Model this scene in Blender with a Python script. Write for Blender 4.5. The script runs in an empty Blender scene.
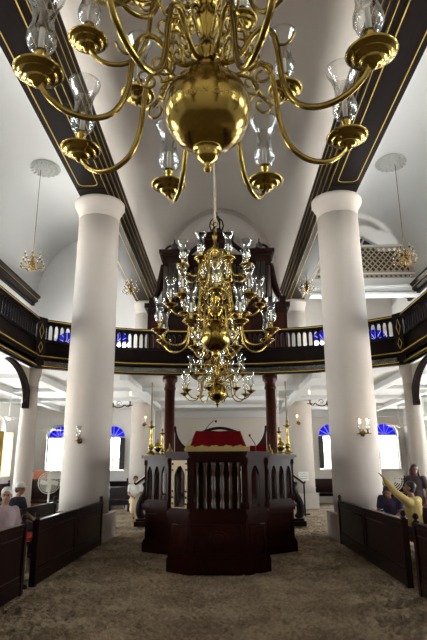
import bpy, bmesh, math, random
from mathutils import Vector, Matrix, noise
random.seed(7)
PI = math.pi
sc = bpy.context.scene
C = sc.collection

# ------------------------------------------------------------ camera, world, exposure
yaw, pit, rol, fpx = -0.0163303, 0.2686251, 0.0069207, 533.0
Fv = Vector((math.sin(yaw)*math.cos(pit), math.cos(yaw)*math.cos(pit), math.sin(pit)))
Rv = Vector((math.cos(yaw), -math.sin(yaw), 0)); Uv = Rv.cross(Fv)
R2 = math.cos(rol)*Rv - math.sin(rol)*Uv; U2 = math.sin(rol)*Rv + math.cos(rol)*Uv
cd = bpy.data.cameras.new('camera'); cam = bpy.data.objects.new('camera', cd); C.objects.link(cam)
M = Matrix((R2, U2, -Fv)).transposed().to_4x4(); M.translation = Vector((0.08, 0, 1.65)); cam.matrix_world = M
cd.sensor_fit = 'VERTICAL'; cd.sensor_height = 24; cd.lens = fpx/640*24; cd.clip_end = 200
sc.camera = cam
sc.view_settings.view_transform = 'Standard'; sc.view_settings.look = 'None'
sc.view_settings.gamma = 1; sc.view_settings.use_curve_mapping = False
sc.view_settings.exposure = 0.22
w = bpy.data.worlds.new('world'); sc.world = w; w.use_nodes = True
bg = w.node_tree.nodes['Background']; bg.inputs[0].default_value = (0.98, 0.98, 0.97, 1); bg.inputs[1].default_value = 36.0
wn = w.node_tree                                  # bright tropical daylight: pale sky above, sunlit ground below the horizon
wt = wn.nodes.new('ShaderNodeTexCoord'); ws = wn.nodes.new('ShaderNodeSeparateXYZ'); wr = wn.nodes.new('ShaderNodeValToRGB')
wm = wn.nodes.new('ShaderNodeMapRange'); wm.inputs['From Min'].default_value = -0.2; wm.inputs['From Max'].default_value = 0.2
wr.color_ramp.elements[0].color = (1.0, 0.97, 0.92, 1); wr.color_ramp.elements[1].color = (0.40, 0.44, 0.47, 1)
wn.links.new(wt.outputs['Generated'], ws.inputs[0]); wn.links.new(ws.outputs['Z'], wm.inputs['Value']); wn.links.new(wm.outputs[0], wr.inputs[0]); wn.links.new(wr.outputs[0], bg.inputs[0])
bg.inputs[1].default_value = 52.0
cyc = sc.cycles
cyc.use_denoising = True; cyc.max_bounces = 8; cyc.diffuse_bounces = 6; cyc.transparent_max_bounces = 24
cyc.sample_clamp_indirect = 6.0; cyc.caustics_reflective = False; cyc.caustics_refractive = False

# ------------------------------------------------------------ materials
MATS = {}
def mat(name, col, rough=0.6, metal=0.0, var=0.0, vscale=4.0, bump=0.0, bscale=20.0, spec=0.5, col2=None, stretch=None, coat=0.0):
    if name in MATS: return MATS[name]
    m = bpy.data.materials.new(name); m.use_nodes = True; nt = m.node_tree; b = nt.nodes['Principled BSDF']
    b.inputs['Roughness'].default_value = rough; b.inputs['Metallic'].default_value = metal
    b.inputs['Specular IOR Level'].default_value = spec; b.inputs['Coat Weight'].default_value = coat
    tc = nt.nodes.new('ShaderNodeTexCoord'); mp = nt.nodes.new('ShaderNodeMapping')
    nt.links.new(tc.outputs['Object'], mp.inputs[0])
    if stretch: mp.inputs['Scale'].default_value = stretch
    n = nt.nodes.new('ShaderNodeTexNoise'); n.inputs['Scale'].default_value = vscale; n.inputs['Detail'].default_value = 5
    nt.links.new(mp.outputs[0], n.inputs['Vector'])
    mx = nt.nodes.new('ShaderNodeMix'); mx.data_type = 'RGBA'
    c2 = col2 or tuple(max(0, c*(1-var)) for c in col)
    mx.inputs['A'].default_value = (*col, 1); mx.inputs['B'].default_value = (*c2, 1)
    nt.links.new(n.outputs['Fac'], mx.inputs['Factor']); nt.links.new(mx.outputs['Result'], b.inputs['Base Color'])
    if bump > 0:
        n2 = nt.nodes.new('ShaderNodeTexNoise'); n2.inputs['Scale'].default_value = bscale; n2.inputs['Detail'].default_value = 6
        nt.links.new(mp.outputs[0], n2.inputs['Vector'])
        bp = nt.nodes.new('ShaderNodeBump'); bp.inputs['Strength'].default_value = bump; bp.inputs['Distance'].default_value = 0.02
        nt.links.new(n2.outputs['Fac'], bp.inputs['Height']); nt.links.new(bp.outputs[0], b.inputs['Normal'])
    MATS[name] = m; return m
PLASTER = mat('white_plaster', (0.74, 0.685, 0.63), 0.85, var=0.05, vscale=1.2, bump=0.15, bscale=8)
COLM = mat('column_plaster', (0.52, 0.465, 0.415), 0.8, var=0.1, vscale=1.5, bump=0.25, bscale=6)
SIDEW = mat('side_vault_plaster', (0.78, 0.77, 0.75), 0.85, var=0.04, vscale=1.0, bump=0.1, bscale=8)
UNDER = mat('underside_paint', (0.68, 0.69, 0.69), 0.7, var=0.05)
DARK = mat('dark_wood', (0.014, 0.009, 0.008), 0.42, var=0.4, vscale=3, stretch=(6, 1, 6), spec=0.05)
MAHO = mat('mahogany', (0.025, 0.006, 0.003), 0.24, var=0.5, vscale=5, stretch=(1, 1, 8), spec=0.07)
TURN = mat('turned_wood', (0.06, 0.028, 0.012), 0.25, var=0.4, spec=0.4)
REDW = mat('red_mahogany', (0.05, 0.011, 0.007), 0.35, var=0.5, vscale=4, stretch=(6, 6, 1), spec=0.12)
PEWM = mat('pew_wood', (0.020, 0.008, 0.006), 0.3, var=0.5, vscale=4, stretch=(8, 1, 8), spec=0.09)
GOLD = mat('gold_paint', (0.62, 0.42, 0.07), 0.45, metal=0.35, var=0.2)
GILT = mat('pale_gilt', (0.20, 0.13, 0.055), 0.5, metal=0.3, var=0.35, vscale=15)
BRASS = mat('polished_brass', (0.42, 0.29, 0.07), 0.18, metal=1.0, var=0.3, vscale=9, bump=0.05, bscale=30)
BRASSD = mat('aged_brass', (0.28, 0.18, 0.06), 0.27, metal=1.0, var=0.4, vscale=14)
WAX = mat('white_wax', (0.85, 0.82, 0.74), 0.5)
RED = mat('red_velvet', (0.17, 0.002, 0.005), 0.9, var=0.5, vscale=12, spec=0.03)
FRINGE = mat('gold_fringe', (0.50, 0.36, 0.12), 0.7, var=0.4, vscale=30)
CUSH = mat('red_cushion', (0.42, 0.03, 0.02), 0.8, var=0.2, spec=0.1)
BLACK = mat('black_iron', (0.012, 0.012, 0.012), 0.4)
SHUT = mat('shutter_paint', (0.03, 0.035, 0.04), 0.4)
WHITE = mat('white_paint', (0.78, 0.78, 0.76), 0.5)
METW = mat('white_enamel', (0.72, 0.70, 0.62), 0.35)
TAN = mat('tan_render', (0.55, 0.42, 0.28), 0.9, var=0.2)
MEDAL = mat('medallion_plaster', (0.62, 0.62, 0.58), 0.8, var=0.35, vscale=18)
ORGC = mat('organ_case', (0.018, 0.006, 0.004), 0.4, var=0.4, spec=0.15)
ORGM = mat('organ_pipe_tin', (0.10, 0.085, 0.07), 0.4, metal=0.7)
ROPE = mat('pale_rope', (0.55, 0.47, 0.36), 0.8, var=0.3, vscale=30)
PAPER = mat('paper', (0.75, 0.73, 0.66), 0.8)
def glassy(name, tint, edge, base=0.06):
    m = bpy.data.materials.new(name); m.use_nodes = True; nt = m.node_tree
    for n in list(nt.nodes): nt.nodes.remove(n)
    o = nt.nodes.new('ShaderNodeOutputMaterial'); t = nt.nodes.new('ShaderNodeBsdfTransparent'); g = nt.nodes.new('ShaderNodeBsdfGlossy')
    t.inputs[0].default_value = (*tint, 1); g.inputs['Roughness'].default_value = 0.09
    lw = nt.nodes.new('ShaderNodeLayerWeight'); lw.inputs[0].default_value = edge
    mr = nt.nodes.new('ShaderNodeMapRange'); mr.inputs['To Min'].default_value = base; mr.inputs['To Max'].default_value = 0.8
    mx = nt.nodes.new('ShaderNodeMixShader')
    nt.links.new(lw.outputs['Facing'], mr.inputs['Value']); nt.links.new(mr.outputs[0], mx.inputs[0])
    nt.links.new(t.outputs[0], mx.inputs[1]); nt.links.new(g.outputs[0], mx.inputs[2]); nt.links.new(mx.outputs[0], o.inputs[0])
    return m
GLASS = glassy('clear_glass', (0.96, 0.96, 0.95), 0.22, 0.04)
PANE = glassy('window_glass', (0.95, 0.96, 0.96), 0.1, 0.03)
BLUEG = glassy('blue_glass', (0.005, 0.007, 0.16), 0.1, 0.03)
def emis(name, col, s):
    m = bpy.data.materials.new(name); m.use_nodes = True; nt = m.node_tree; b = nt.nodes['Principled BSDF']
    b.inputs['Base Color'].default_value = (*col, 1); b.inputs['Emission Color'].default_value = (*col, 1); b.inputs['Emission Strength'].default_value = s
    return m
FLAME = emis('lit_bulb', (1.0, 0.62, 0.28), 18)
def sand():
    m = bpy.data.materials.new('sand'); m.use_nodes = True; nt = m.node_tree; b = nt.nodes['Principled BSDF']; L = nt.links.new
    b.inputs['Roughness'].default_value = 0.95; b.inputs['Specular IOR Level'].default_value = 0.1
    tc = nt.nodes.new('ShaderNodeTexCoord')
    n = nt.nodes.new('ShaderNodeTexNoise'); n.inputs['Scale'].default_value = 1.3; n.inputs['Detail'].default_value = 8
    r = nt.nodes.new('ShaderNodeValToRGB'); r.color_ramp.elements[0].color = (0.25, 0.185, 0.12, 1); r.color_ramp.elements[1].color = (0.47, 0.37, 0.25, 1)
    r.color_ramp.elements[0].position = 0.35; r.color_ramp.elements[1].position = 0.7
    L(tc.outputs['Object'], n.inputs['Vector']); n3 = nt.nodes.new('ShaderNodeTexNoise'); n3.inputs['Scale'].default_value = 22; n3.inputs['Detail'].default_value = 4
    L(tc.outputs['Object'], n3.inputs['Vector']); ma = nt.nodes.new('ShaderNodeMath'); ma.operation = 'MULTIPLY_ADD'; ma.inputs[1].default_value = 0.7; L(n3.outputs['Fac'], ma.inputs[0])
    mb = nt.nodes.new('ShaderNodeMath'); mb.operation = 'SUBTRACT'; mb.inputs[1].default_value = 0.35; L(n.outputs['Fac'], mb.inputs[0]); L(mb.outputs[0], ma.inputs[2]); L(ma.outputs[0], r.inputs[0]); L(r.outputs[0], b.inputs['Base Color'])
    v = nt.nodes.new('ShaderNodeTexVoronoi'); v.feature = 'SMOOTH_F1'; v.inputs['Scale'].default_value = 7.5
    n2 = nt.nodes.new('ShaderNodeTexNoise'); n2.inputs['Scale'].default_value = 8; n2.inputs['Detail'].default_value = 3; n2.inputs['Distortion'].default_value = 1.2
    L(tc.outputs['Object'], v.inputs['Vector']); L(tc.outputs['Object'], n2.inputs['Vector'])
    a = nt.nodes.new('ShaderNodeMath'); a.operation = 'ADD'; L(v.outputs['Distance'], a.inputs[0]); L(n2.outputs['Fac'], a.inputs[1])
    bp = nt.nodes.new('ShaderNodeBump'); bp.inputs['Strength'].default_value = 1.0; bp.inputs['Distance'].default_value = 0.11
    L(a.outputs[0], bp.inputs['Height']); L(bp.outputs[0], b.inputs['Normal'])
    return m
SAND = sand()

# ------------------------------------------------------------ geometry helpers
class MB:
    def __init__(s): s.bm = bmesh.new(); s.smooth = []
    def _fin(s, faces, mi, sm):
        for f in faces: f.material_index = mi; f.smooth = sm
    def box(s, c, d, rz=0, mi=0, M=None):
        x, y, z = d[0]/2, d[1]/2, d[2]/2; T = Matrix.Translation(c) @ Matrix.Rotation(rz, 4, 'Z')
        if M is not None: T = M @ T
        v = [s.bm.verts.new(T @ Vector((a*x, b*y, e*z))) for a in (-1, 1) for b in (-1, 1) for e in (-1, 1)]
        F = [(0,1,3,2),(4,6,7,5),(0,4,5,1),(2,3,7,6),(0,2,6,4),(1,5,7,3)]
        s._fin([s.bm.faces.new([v[i] for i in f]) for f in F], mi, False); return s
    def prism(s, poly, z0, z1, mi=0, M=None):
        T = M or Matrix()
        a = [s.bm.verts.new(T @ Vector((p[0], p[1], z0))) for p in poly]; b = [s.bm.verts.new(T @ Vector((p[0], p[1], z1))) for p in poly]
        n = len(poly); fs = [s.bm.faces.new(a[::-1]), s.bm.faces.new(b)]
        for i in range(n): fs.append(s.bm.faces.new((a[i], a[(i+1) % n], b[(i+1) % n], b[i])))
        s._fin(fs, mi, False); return s
    def exy(s, poly, y0, y1, mi=0, smooth=False):           # polygon in xz extruded along y
        a = [s.bm.verts.new((p[0], y0, p[1])) for p in poly]; b = [s.bm.verts.new((p[0], y1, p[1])) for p in poly]
        n = len(poly); fs = [s.bm.faces.new(a), s.bm.faces.new(b[::-1])]; s._fin(fs, mi, False)
        fs = [s.bm.faces.new((a[(i+1) % n], a[i], b[i], b[(i+1) % n])) for i in range(n)]; s._fin(fs, mi, smooth); return s
    def lathe(s, prof, seg=20, M=None, mi=0, smooth=True, closed=False):
        T = M or Matrix(); rings = []
        for r, z in prof:
            if r < 1e-5: rings.append([s.bm.verts.new(T @ Vector((0, 0, z)))])
            else: rings.append([s.bm.verts.new(T @ Vector((r*math.cos(2*PI*i/seg), r*math.sin(2*PI*i/seg), z))) for i in range(seg)])
        fs = []
        pr = list(zip(rings, rings[1:]))
        if closed: pr.append((rings[-1], rings[0]))
        for A, B in pr:
            for i in range(seg):
                j = (i+1) % seg
                if len(A) == 1 and len(B) == 1: continue
                if len(A) == 1: fs.append(s.bm.faces.new((A[0], B[j], B[i])))
                elif len(B) == 1: fs.append(s.bm.faces.new((A[i], A[j], B[0])))
                else: fs.append(s.bm.faces.new((A[i], A[j], B[j], B[i])))
        if not closed:
            if len(rings[0]) > 1: fs.append(s.bm.faces.new(rings[0][::-1]))
            if len(rings[-1]) > 1: fs.append(s.bm.faces.new(rings[-1]))
        s._fin(fs, mi, smooth); return s
    def tube(s, pts, r, seg=8, mi=0, closed=False):
        P = [Vector(p) for p in pts]; n = len(P); R = r if isinstance(r, (list, tuple)) else [r]*n
        rings = []; up = None
        for i in range(n):
            if closed: t = P[(i+1) % n] - P[i-1]
            else: t = P[min(i+1, n-1)] - P[max(i-1, 0)]
            t.normalize()
            if up is None: up = t.orthogonal().normalized()
            up = (up - t*up.dot(t))
            if up.length < 1e-6: up = t.orthogonal()
            up.normalize(); sd = t.cross(up)
            rings.append([s.bm.verts.new(P[i] + (up*math.cos(2*PI*k/seg) + sd*math.sin(2*PI*k/seg))*R[i]) for k in range(seg)])
        fs = []
        for i in range(n if closed else n-1):
            A, B = rings[i], rings[(i+1) % n]
            for k in range(seg): fs.append(s.bm.faces.new((A[k], A[(k+1) % seg], B[(k+1) % seg], B[k])))
        if not closed: fs += [s.bm.faces.new(rings[0][::-1]), s.bm.faces.new(rings[-1])]
        s._fin(fs, mi, True); return s
    def ball(s, c, r, seg=16, mi=0):
        r = r if isinstance(r, (list, tuple, Vector)) else (r, r, r)
        T = Matrix.Translation(c) @ Matrix.Diagonal((r[0], r[1], r[2], 1)); k = max(6, seg//2)
        pr = [(math.sin(PI*i/k), -math.cos(PI*i/k)) for i in range(k+1)]; pr[0] = (0, -1); pr[-1] = (0, 1)
        return s.lathe(pr, seg, T, mi)
    def sweep(s, path, prof, mi=0):                          # closed profile (offset, z) along an open xy path
        n = len(path); P = [Vector(p) for p in path]; rings = []
        for i in range(n):
            d1 = (P[i]-P[i-1]).normalized() if i else (P[1]-P[0]).normalized()
            d2 = (P[i+1]-P[i]).normalized() if i < n-1 else d1
            n1 = Vector((d1.y, -d1.x)); n2 = Vector((d2.y, -d2.x)); m = (n1+n2).normalized(); k = 1/max(0.4, m.dot(n1))
            rings.append([s.bm.verts.new((P[i].x+m.x*k*o, P[i].y+m.y*k*o, z)) for o, z in prof])
        q = len(prof); fs = [s.bm.faces.new(rings[0]), s.bm.faces.new(rings[-1][::-1])]
        for A, B in zip(rings, rings[1:]):
            for j in range(q): fs.append(s.bm.faces.new((A[j], B[j], B[(j+1) % q], A[(j+1) % q])))
        s._fin(fs, mi, False); return s
    def build(s, name, mats, parent=None, loc=None, rz=0, fix=True):
        if fix: bmesh.ops.recalc_face_normals(s.bm, faces=s.bm.faces)
        me = bpy.data.meshes.new(name); s.bm.to_mesh(me); s.bm.free()
        for m in (mats if isinstance(mats, (list, tuple)) else [mats]): me.materials.append(m)
        return put(name, me, parent, loc, rz)
def put(name, me, parent=None, loc=None, rz=0):
    o = bpy.data.objects.new(name, me); C.objects.link(o)
    if parent: o.parent = parent
    if loc is not None: o.location = loc
    o.rotation_euler.z = rz; return o
def tag(o, label, cat, group=None):
    o['label'] = label; o['category'] = cat
    if group: o['group'] = group
    return o
def thing(name, label, cat, loc=(0, 0, 0), rz=0, group=None):
    return tag(put(name, None, None, loc, rz), label, cat, group)
def struct(o, label=None):
    o['kind'] = 'structure'
    if label: o['label'] = label
    return o
KIDS = {}
def tree(o): return [c for c in C.objects if c.parent == o]
def dup(o, loc, rz=None, label=None, group=None, par=None, cache=None):
    kids = o.get('_x') and None
    c = o.copy(); C.objects.link(c)
    if par is not None: c.parent = par
    if loc is not None: c.location = loc
    if rz is not None: c.rotation_euler.z = rz
    if label: c['label'] = label
    if group: c['group'] = group
    for ch in KMAP.get(o, []): dup(ch, None, None, None, None, c)
    return c
KMAP = {}
def remap():
    KMAP.clear()
    for o in C.objects:
        if o.parent: KMAP.setdefault(o.parent, []).append(o)
def plate(outline, holes, t, mat_, M, name, parent=None, mi=None):
    cu = bpy.data.curves.new('c', 'CURVE'); cu.dimensions = '2D'; cu.fill_mode = 'BOTH'; cu.extrude = t/2
    for loop in [outline]+holes:
        sp = cu.splines.new('POLY'); sp.points.add(len(loop)-1); sp.use_cyclic_u = True
        for p, q in zip(sp.points, loop): p.co = (q[0], q[1], 0, 1)
    to = bpy.data.objects.new('t', cu); C.objects.link(to); dg = bpy.context.evaluated_depsgraph_get()
    me = bpy.data.meshes.new_from_object(to.evaluated_get(dg)); C.objects.unlink(to); bpy.data.objects.remove(to)
    me.transform(M)
    bm = bmesh.new(); bm.from_mesh(me); bmesh.ops.remove_doubles(bm, verts=bm.verts, dist=1e-5); bmesh.ops.recalc_face_normals(bm, faces=bm.faces)
    for f in bm.faces: f.smooth = False
    bm.to_mesh(me); bm.free(); me.materials.clear(); me.materials.append(mat_)
    return put(name, me, parent)
def vert_plane(p, ang):      # maps (u, v, w) to u along horizontal direction ang at p, v up, w = normal
    u = Vector((math.cos(ang), math.sin(ang), 0)); n = u.cross(Vector((0, 0, 1)))
    m = Matrix((u, Vector((0, 0, 1)), n)).transposed().to_4x4(); m.translation = Vector(p); return m
def arch(cx, z0, wd, zs, n=14, pointed=False, rise=None):
    r = wd/2; h = rise or r; pts = [(cx-r, z0), (cx+r, z0)]
    for i in range(n+1):
        a = PI*i/n
        if pointed: x = math.cos(a); pts.append((cx+r*x, zs+h*(1-abs(x)**1.8)))
        else: pts.append((cx+r*math.cos(a), zs+h*math.sin(a)))
    return pts
def rect(x0, y0, x1, y1): return [(x0, y0), (x1, y0), (x1, y1), (x0, y1)]
def elarc(cx, a, b, z0, a0, a1, n): return [(cx+a*math.cos(a0+(a1-a0)*i/n), z0+b*math.sin(a0+(a1-a0)*i/n)) for i in range(n+1)]

# ------------------------------------------------------------ the structure
Y0, Y1, XW = -3.0, 27.0, 9.0
bm = bmesh.new(); nx, ny = 150, 240
def sz(x, y):
    a = noise.noise((x*4.5, y*4.5, 1.7)); b = noise.noise((x*9, y*9, 5.1)); d = noise.noise((x*17, y*17, 8.8))
    return 0.012*noise.noise((x*1.2, y*1.2, 0)) + 0.050*(0.5-abs(a)*2) + 0.042*(0.4-abs(b)*2) + 0.02*d - 0.06
gx = [-9.2+i*0.2 for i in range(31)] + [-3.0+i*0.03 for i in range(-3, 201)] + [3.2+i*0.2 for i in range(31)]
gy = [Y0-0.1+i*0.2 for i in range(37)] + [4.4+i*0.028 for i in range(360)] + [14.6+i*0.1 for i in range(126)]
nx, ny = len(gx)-1, len(gy)-1
vs = [[bm.verts.new((x, y, sz(x, y))) for x in gx] for y in gy]
for j in range(ny):
    for i in range(nx): bm.faces.new((vs[j][i], vs[j][i+1], vs[j+1][i+1], vs[j+1][i])).smooth = True
me = bpy.data.meshes.new('floor'); bm.to_mesh(me); bm.free(); me.materials.append(SAND); struct(put('floor', me), 'sand covered floor')

GW = [-8.1, -5.4, 5.4, 8.1]; WZ = (1.5, 3.1, 1.24); GZ = (6.1, 7.95, 1.3)
YL_ = 24.8
BW = [(-7.45, YL_, 1.51, 2.98, 1.14, 5.75, 7.46, 1.2), (-4.97, YL_, 1.51, 2.98, 1.14, 5.75, 7.46, 1.2), (5.4, Y1, 1.5, 3.1, 1.24, 6.1, 7.95, 1.3), (8.1, Y1, 1.5, 3.1, 1.24, 6.1, 7.95, 1.3)]
def bholes(ws, x0): return [arch(w_[0]-x0, w_[2], w_[4], w_[3]) for w_ in ws] + [arch(w_[0]-x0, w_[5], w_[7], w_[6]) for w_ in ws]
struct(plate(rect(-3.1, -0.1, XW+0.4, 15.5), bholes(BW[2:], 0), 0.5, PLASTER, vert_plane((0, Y1+0.25, 0), 0), 'wall_back'))
struct(plate(rect(-XW-0.4, -0.1, -3.05, 15.5), bholes(BW[:2], 0), 0.5, SIDEW, vert_plane((0, YL_+0.25, 0), 0), 'wall_back_left'))
struct(MB().box((-3.3, 26.2, 7.7), (0.5, 2.3, 15.5)).build('wall_return', PLASTER))
SY = [21.9, 18.6, 14.8, 11.0, 7.2, 3.4, -0.4]
for nm, sx in (('wall_left', -1), ('wall_right', 1)):
    hs = [arch(y, 1.3 if y > 20 else 0.9, 1.5 if y < 20 else 1.24, WZ[1]) for y in SY if y > 6] + [arch(y, 5.9, 1.6, 7.7) for y in SY]
    struct(plate(rect(Y0-0.5, -0.1, Y1, 10.0), hs, 0.5, SIDEW, vert_plane((sx*(XW+0.25), 0, 0), PI/2), nm))
struct(plate(rect(-XW-0.4, -0.1, XW+0.4, 15.5), [], 0.5, PLASTER, vert_plane((0, Y0-0.25, 0), 0), 'wall_front'))
# barrel vaults with thickness
def vault(cx, a, b, z0, th, y0, y1, name, m):
    inner = elarc(cx, a, b, z0, 0, PI, 40); outer = elarc(cx, a+th, b+th, z0, PI, 0, 40)
    return struct(MB().exy(inner+outer, y0, y1, smooth=True).build(name, m))
vault(0, 2.88, 4.25, 9.73, 0.35, Y0, 24.0, 'ceiling_nave', PLASTER)
vault(0, 2.74, 4.0, 9.73, 0.35, 24.0, Y1, 'ceiling_nave_end', PLASTER)
for sx, nm in ((-1, 'left'), (1, 'right')):
    vault(sx*6.475, 2.525, 3.1, 9.73, 0.3, Y0, Y1 if sx > 0 else YL_, 'ceiling_aisle_'+nm, SIDEW)
# long beams over the columns
for sx, nm in ((-1, 'left'), (1, 'right')):
    pr = [(3.14, 9.2), (3.14, 9.34), (3.09, 9.38), (3.09, 9.52), (3.04, 9.57), (3.04, 9.74), (2.99, 9.80), (2.99, 9.9), (2.95, 9.95), (2.95, 10.02),
          (4.12, 10.02), (4.12, 9.95), (4.06, 9.85), (4.06, 9.5), (4.02, 9.42), (4.02, 9.34), (3.97, 9.3), (3.97, 9.2)]
    XF, DZ = 0.965, -0.27
    b = struct(MB().exy([(sx*x*XF, z+DZ) for x, z in pr], Y0, 24.0).build('trim_beam_'+nm, DARK), 'black beam over the %s columns lined in gold' % nm)
    g = MB()
    for (x, z) in ((3.13, 9.2), (3.03, 9.66), (3.08, 9.45), (2.98, 9.86), (4.03, 9.36)):
        g.tube([(sx*x*XF, Y0, z+DZ), (sx*x*XF, 23.9, z+DZ)], 0.007, 5)
    for y0, y1 in ((4.0, 12.75), (15.0, 23.0)):
        x0, x1, r = 3.19, 3.70, 0.14; pts = []
        for (cx, cy, a0) in ((x1-r, y1-r, 0), (x0+r, y1-r, PI/2), (x0+r, y0+r, PI), (x1-r, y0+r, 1.5*PI)):
            for k in range(5): a = a0+PI/2*k/4; pts.append((sx*(cx+r*math.cos(a)), cy+r*math.sin(a), 8.927))
        g.tube(pts, 0.012, 5, closed=True)
    g.build('gold_bead', GOLD, b)
    MB().box((sx*3.43, 13.85, 8.925), (0.78, 1.9, 0.02)).build('pier_pad', DARK, b)
    c = struct(MB().exy([(sx*9.0, 9.12), (sx*9.0, 9.58), (sx*8.6, 9.58), (sx*8.6, 9.48), (sx*8.7, 9.43), (sx*8.7, 9.3), (sx*8.84, 9.25), (sx*8.86, 9.12)], Y0, 24.2).build('trim_cornice_'+nm, DARK), 'black cornice along the top of the %s outer wall' % nm)
    MB().tube([(sx*8.7, Y0, 9.4), (sx*8.7, 24.2, 9.4)], 0.01, 5).build('gold_bead', GOLD, c)
# gallery slab
FR = [(-5.0, 14.3), (-4.35, 14.78), (-3.5, 15.22), (-2.55, 15.56), (-1.3, 15.79), (0, 15.86), (1.3, 15.79), (2.55, 15.56), (3.5, 15.22), (4.35, 14.78), (5.0, 14.3)]
poly = [(-XW, Y0), (-5.0, Y0)] + FR + [(5.0, Y0), (XW, Y0), (XW, Y1), (-3.2, Y1), (-3.2, YL_), (-XW, YL_)]
struct(MB().prism(poly, 4.34, 4.5).build('ceiling_gallery', UNDER), 'white underside of the gallery')
jb = MB()
for x in (-7.4, -5.45, -2.85, 2.85, 5.45, 7.4):
    y0 = 0 if abs(x) > 5.5 else 15.7; y1 = YL_ if x < 0 else Y1
    jb.box((x, (y0+y1)/2, 4.25), (0.26, y1-y0, 0.2))
for y in (18.6, 21.4, 24.2): jb.box((0, y, 4.28), (18, 0.2, 0.14))
for sx in (-1, 1):
    for y in (3, 7, 11, 15.6): jb.box((sx*7.2, y, 4.28), (3.6, 0.2, 0.14))
struct(jb.build('trim_ceiling_joists', UNDER), 'white joists under the gallery')
struct(MB().box((3.0, 26.9, 4.16), (12, 0.2, 0.34)).build('trim_wall_head', UNDER))

# windows
SHUTG = mat('golden_shutter', (0.42, 0.27, 0.06), 0.5, var=0.3)
def window(n, w_, z0, zs, M, shutters=True, shm=SHUT):
    r = w_/2
    root = MB(); root.tube([M @ Vector(p) for p in [(x, z, 0.0) for x, z in arch(0, z0, w_-0.06, zs)]], 0.045, 4, closed=True)
    root.box((0, z0-0.05, -0.12), (0, 0, 0)) if False else None
    o = struct(root.build('window_%d' % n, WHITE))
    f = MB()
    f.box((0, (z0+zs)/2, 0), (0.05, zs-z0, 0.05), M=M); f.box((0, zs, 0), (w_, 0.07, 0.06), M=M)
    for k in range(1, 3): f.box((0, z0+(zs-z0)*k/3, 0), (w_, 0.03, 0.03), M=M)
    for k in range(1, 6):
        a = PI*k/6; f.tube([M @ Vector((0.08*math.cos(a), zs+0.08*math.sin(a), 0)), M @ Vector((r*math.cos(a)*0.97, zs+r*math.sin(a)*0.97, 0))], 0.018, 4)
    f.build('window_bars', WHITE, o)
    g = MB(); g.box((0, (z0+zs)/2, 0), (w_-0.04, zs-z0, 0.008), M=M); g.build('window_pane', PANE, o)
    plate(arch(0, zs+0.02, w_-0.04, zs+0.021), [], 0.008, BLUEG, M, 'fanlight_pane', o)
    MB().box((0, z0-0.03, 0.22), (w_+0.1, 0.06, 0.16), M=M).build('window_sill', WHITE, o)
    if shutters:
        for sd in (-1, 1):
            s = MB(); ang = sd*math.radians(72)
            T = M @ Matrix.Translation((sd*r, 0, 0.2)) @ Matrix.Rotation(ang, 4, 'Y')
            s.box((-sd*0.24, (z0+zs)/2, 0), (0.48, zs-z0-0.06, 0.035), M=T)
            for k in range(9): s.box((-sd*0.24, z0+0.15+k*(zs-z0-0.3)/8, 0.02), (0.4, 0.05, 0.02), M=T)
            s.build('shutter', shm, o)
    ld = bpy.data.lights.new('window_portal', 'AREA'); ld.shape = 'RECTANGLE'; ld.size = w_; ld.size_y = zs+r-z0; ld.cycles.is_portal = True
    lo = bpy.data.objects.new('window_portal', ld); C.objects.link(lo); lo.matrix_world = M @ Matrix.Translation((0, (z0+zs+r)/2, 0.02)) @ Matrix.Rotation(PI, 4, 'Y')
n = 1
for (x, yy, a_, b_, c_, d_, e_, f_) in BW:
    window(n, c_, a_, b_, vert_plane((x, yy+0.25, 0), 0)); n += 1
    window(n, f_, d_, e_, vert_plane((x, yy+0.25, 0), 0), False); n += 1
for sx in (-1, 1):
    for y in SY:
        if y > 6: window(n, 1.5 if y < 20 else 1.24, 1.3 if y > 20 else 0.9, WZ[1], vert_plane((sx*(XW+0.25), y, 0), -sx*PI/2), y > 20, SHUTG); n += 1
        window(n, 1.6, 5.9, 7.7, vert_plane((sx*(XW+0.25), y, 0), -sx*PI/2), False); n += 1

# building seen through the back windows
t = thing('neighbouring_building', 'tan low building seen outside through the back windows', 'building', (0, 34, 0))
MB().box((0, 0, 1.3), (24, 0.5, 2.6)).build('wall', TAN, t)
d = MB()
for x in (-9.6, -6.6, 6.9, 9.6): d.box((x, -0.28, 1.15), (0.8, 0.08, 2.1))
d.build('door', mat('brown_door', (0.2, 0.1, 0.05), 0.6), t)
MB().box((0, 0, 2.68), (24.4, 0.8, 0.16)).build('coping', WHITE, t)

# cross beam, lattice and gable at the end of the right aisle
t = thing('lattice_screen', 'white lattice screen on a cross beam at the end of right aisle', 'screen', (6.55, 23.2, -0.37))
MB().box((0, 0, 9.95), (4.9, 0.3, 0.62)).box((0, -0.2, 9.86), (4.9, 0.1, 0.09)).box((0, 0, 9.5), (4.9, 0.5, 0.12)).build('beam', WHITE, t)
def dia(cx, cz, w_, h_): return [(cx-w_, cz), (cx, cz-h_), (cx+w_, cz), (cx, cz+h_)]
hs = []
nr, ncx = 8, 17
for r_ in range(nr):
    for c_ in range(ncx-(r_ % 2)):
        cx = (-2.2+(c_+0.5*(r_ % 2))*4.4/(ncx-1))*(0.97-0.01*r_); cz = 10.74+r_*0.14
        hs.append(dia(cx, cz, 0.10, 0.105))
plate([(-2.42, 10.56), (2.42, 10.56), (2.36, 11.2), (2.2, 11.86), (-2.2, 11.86), (-2.36, 11.2)], hs, 0.04, mat('lattice_paint', (0.42, 0.34, 0.25), 0.7), vert_plane((0, 0, 0), 0), 'lattice', t)
hs = [dia(-2.2+k*4.4/20, 10.41, 0.085, 0.06) for k in range(21)]
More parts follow.
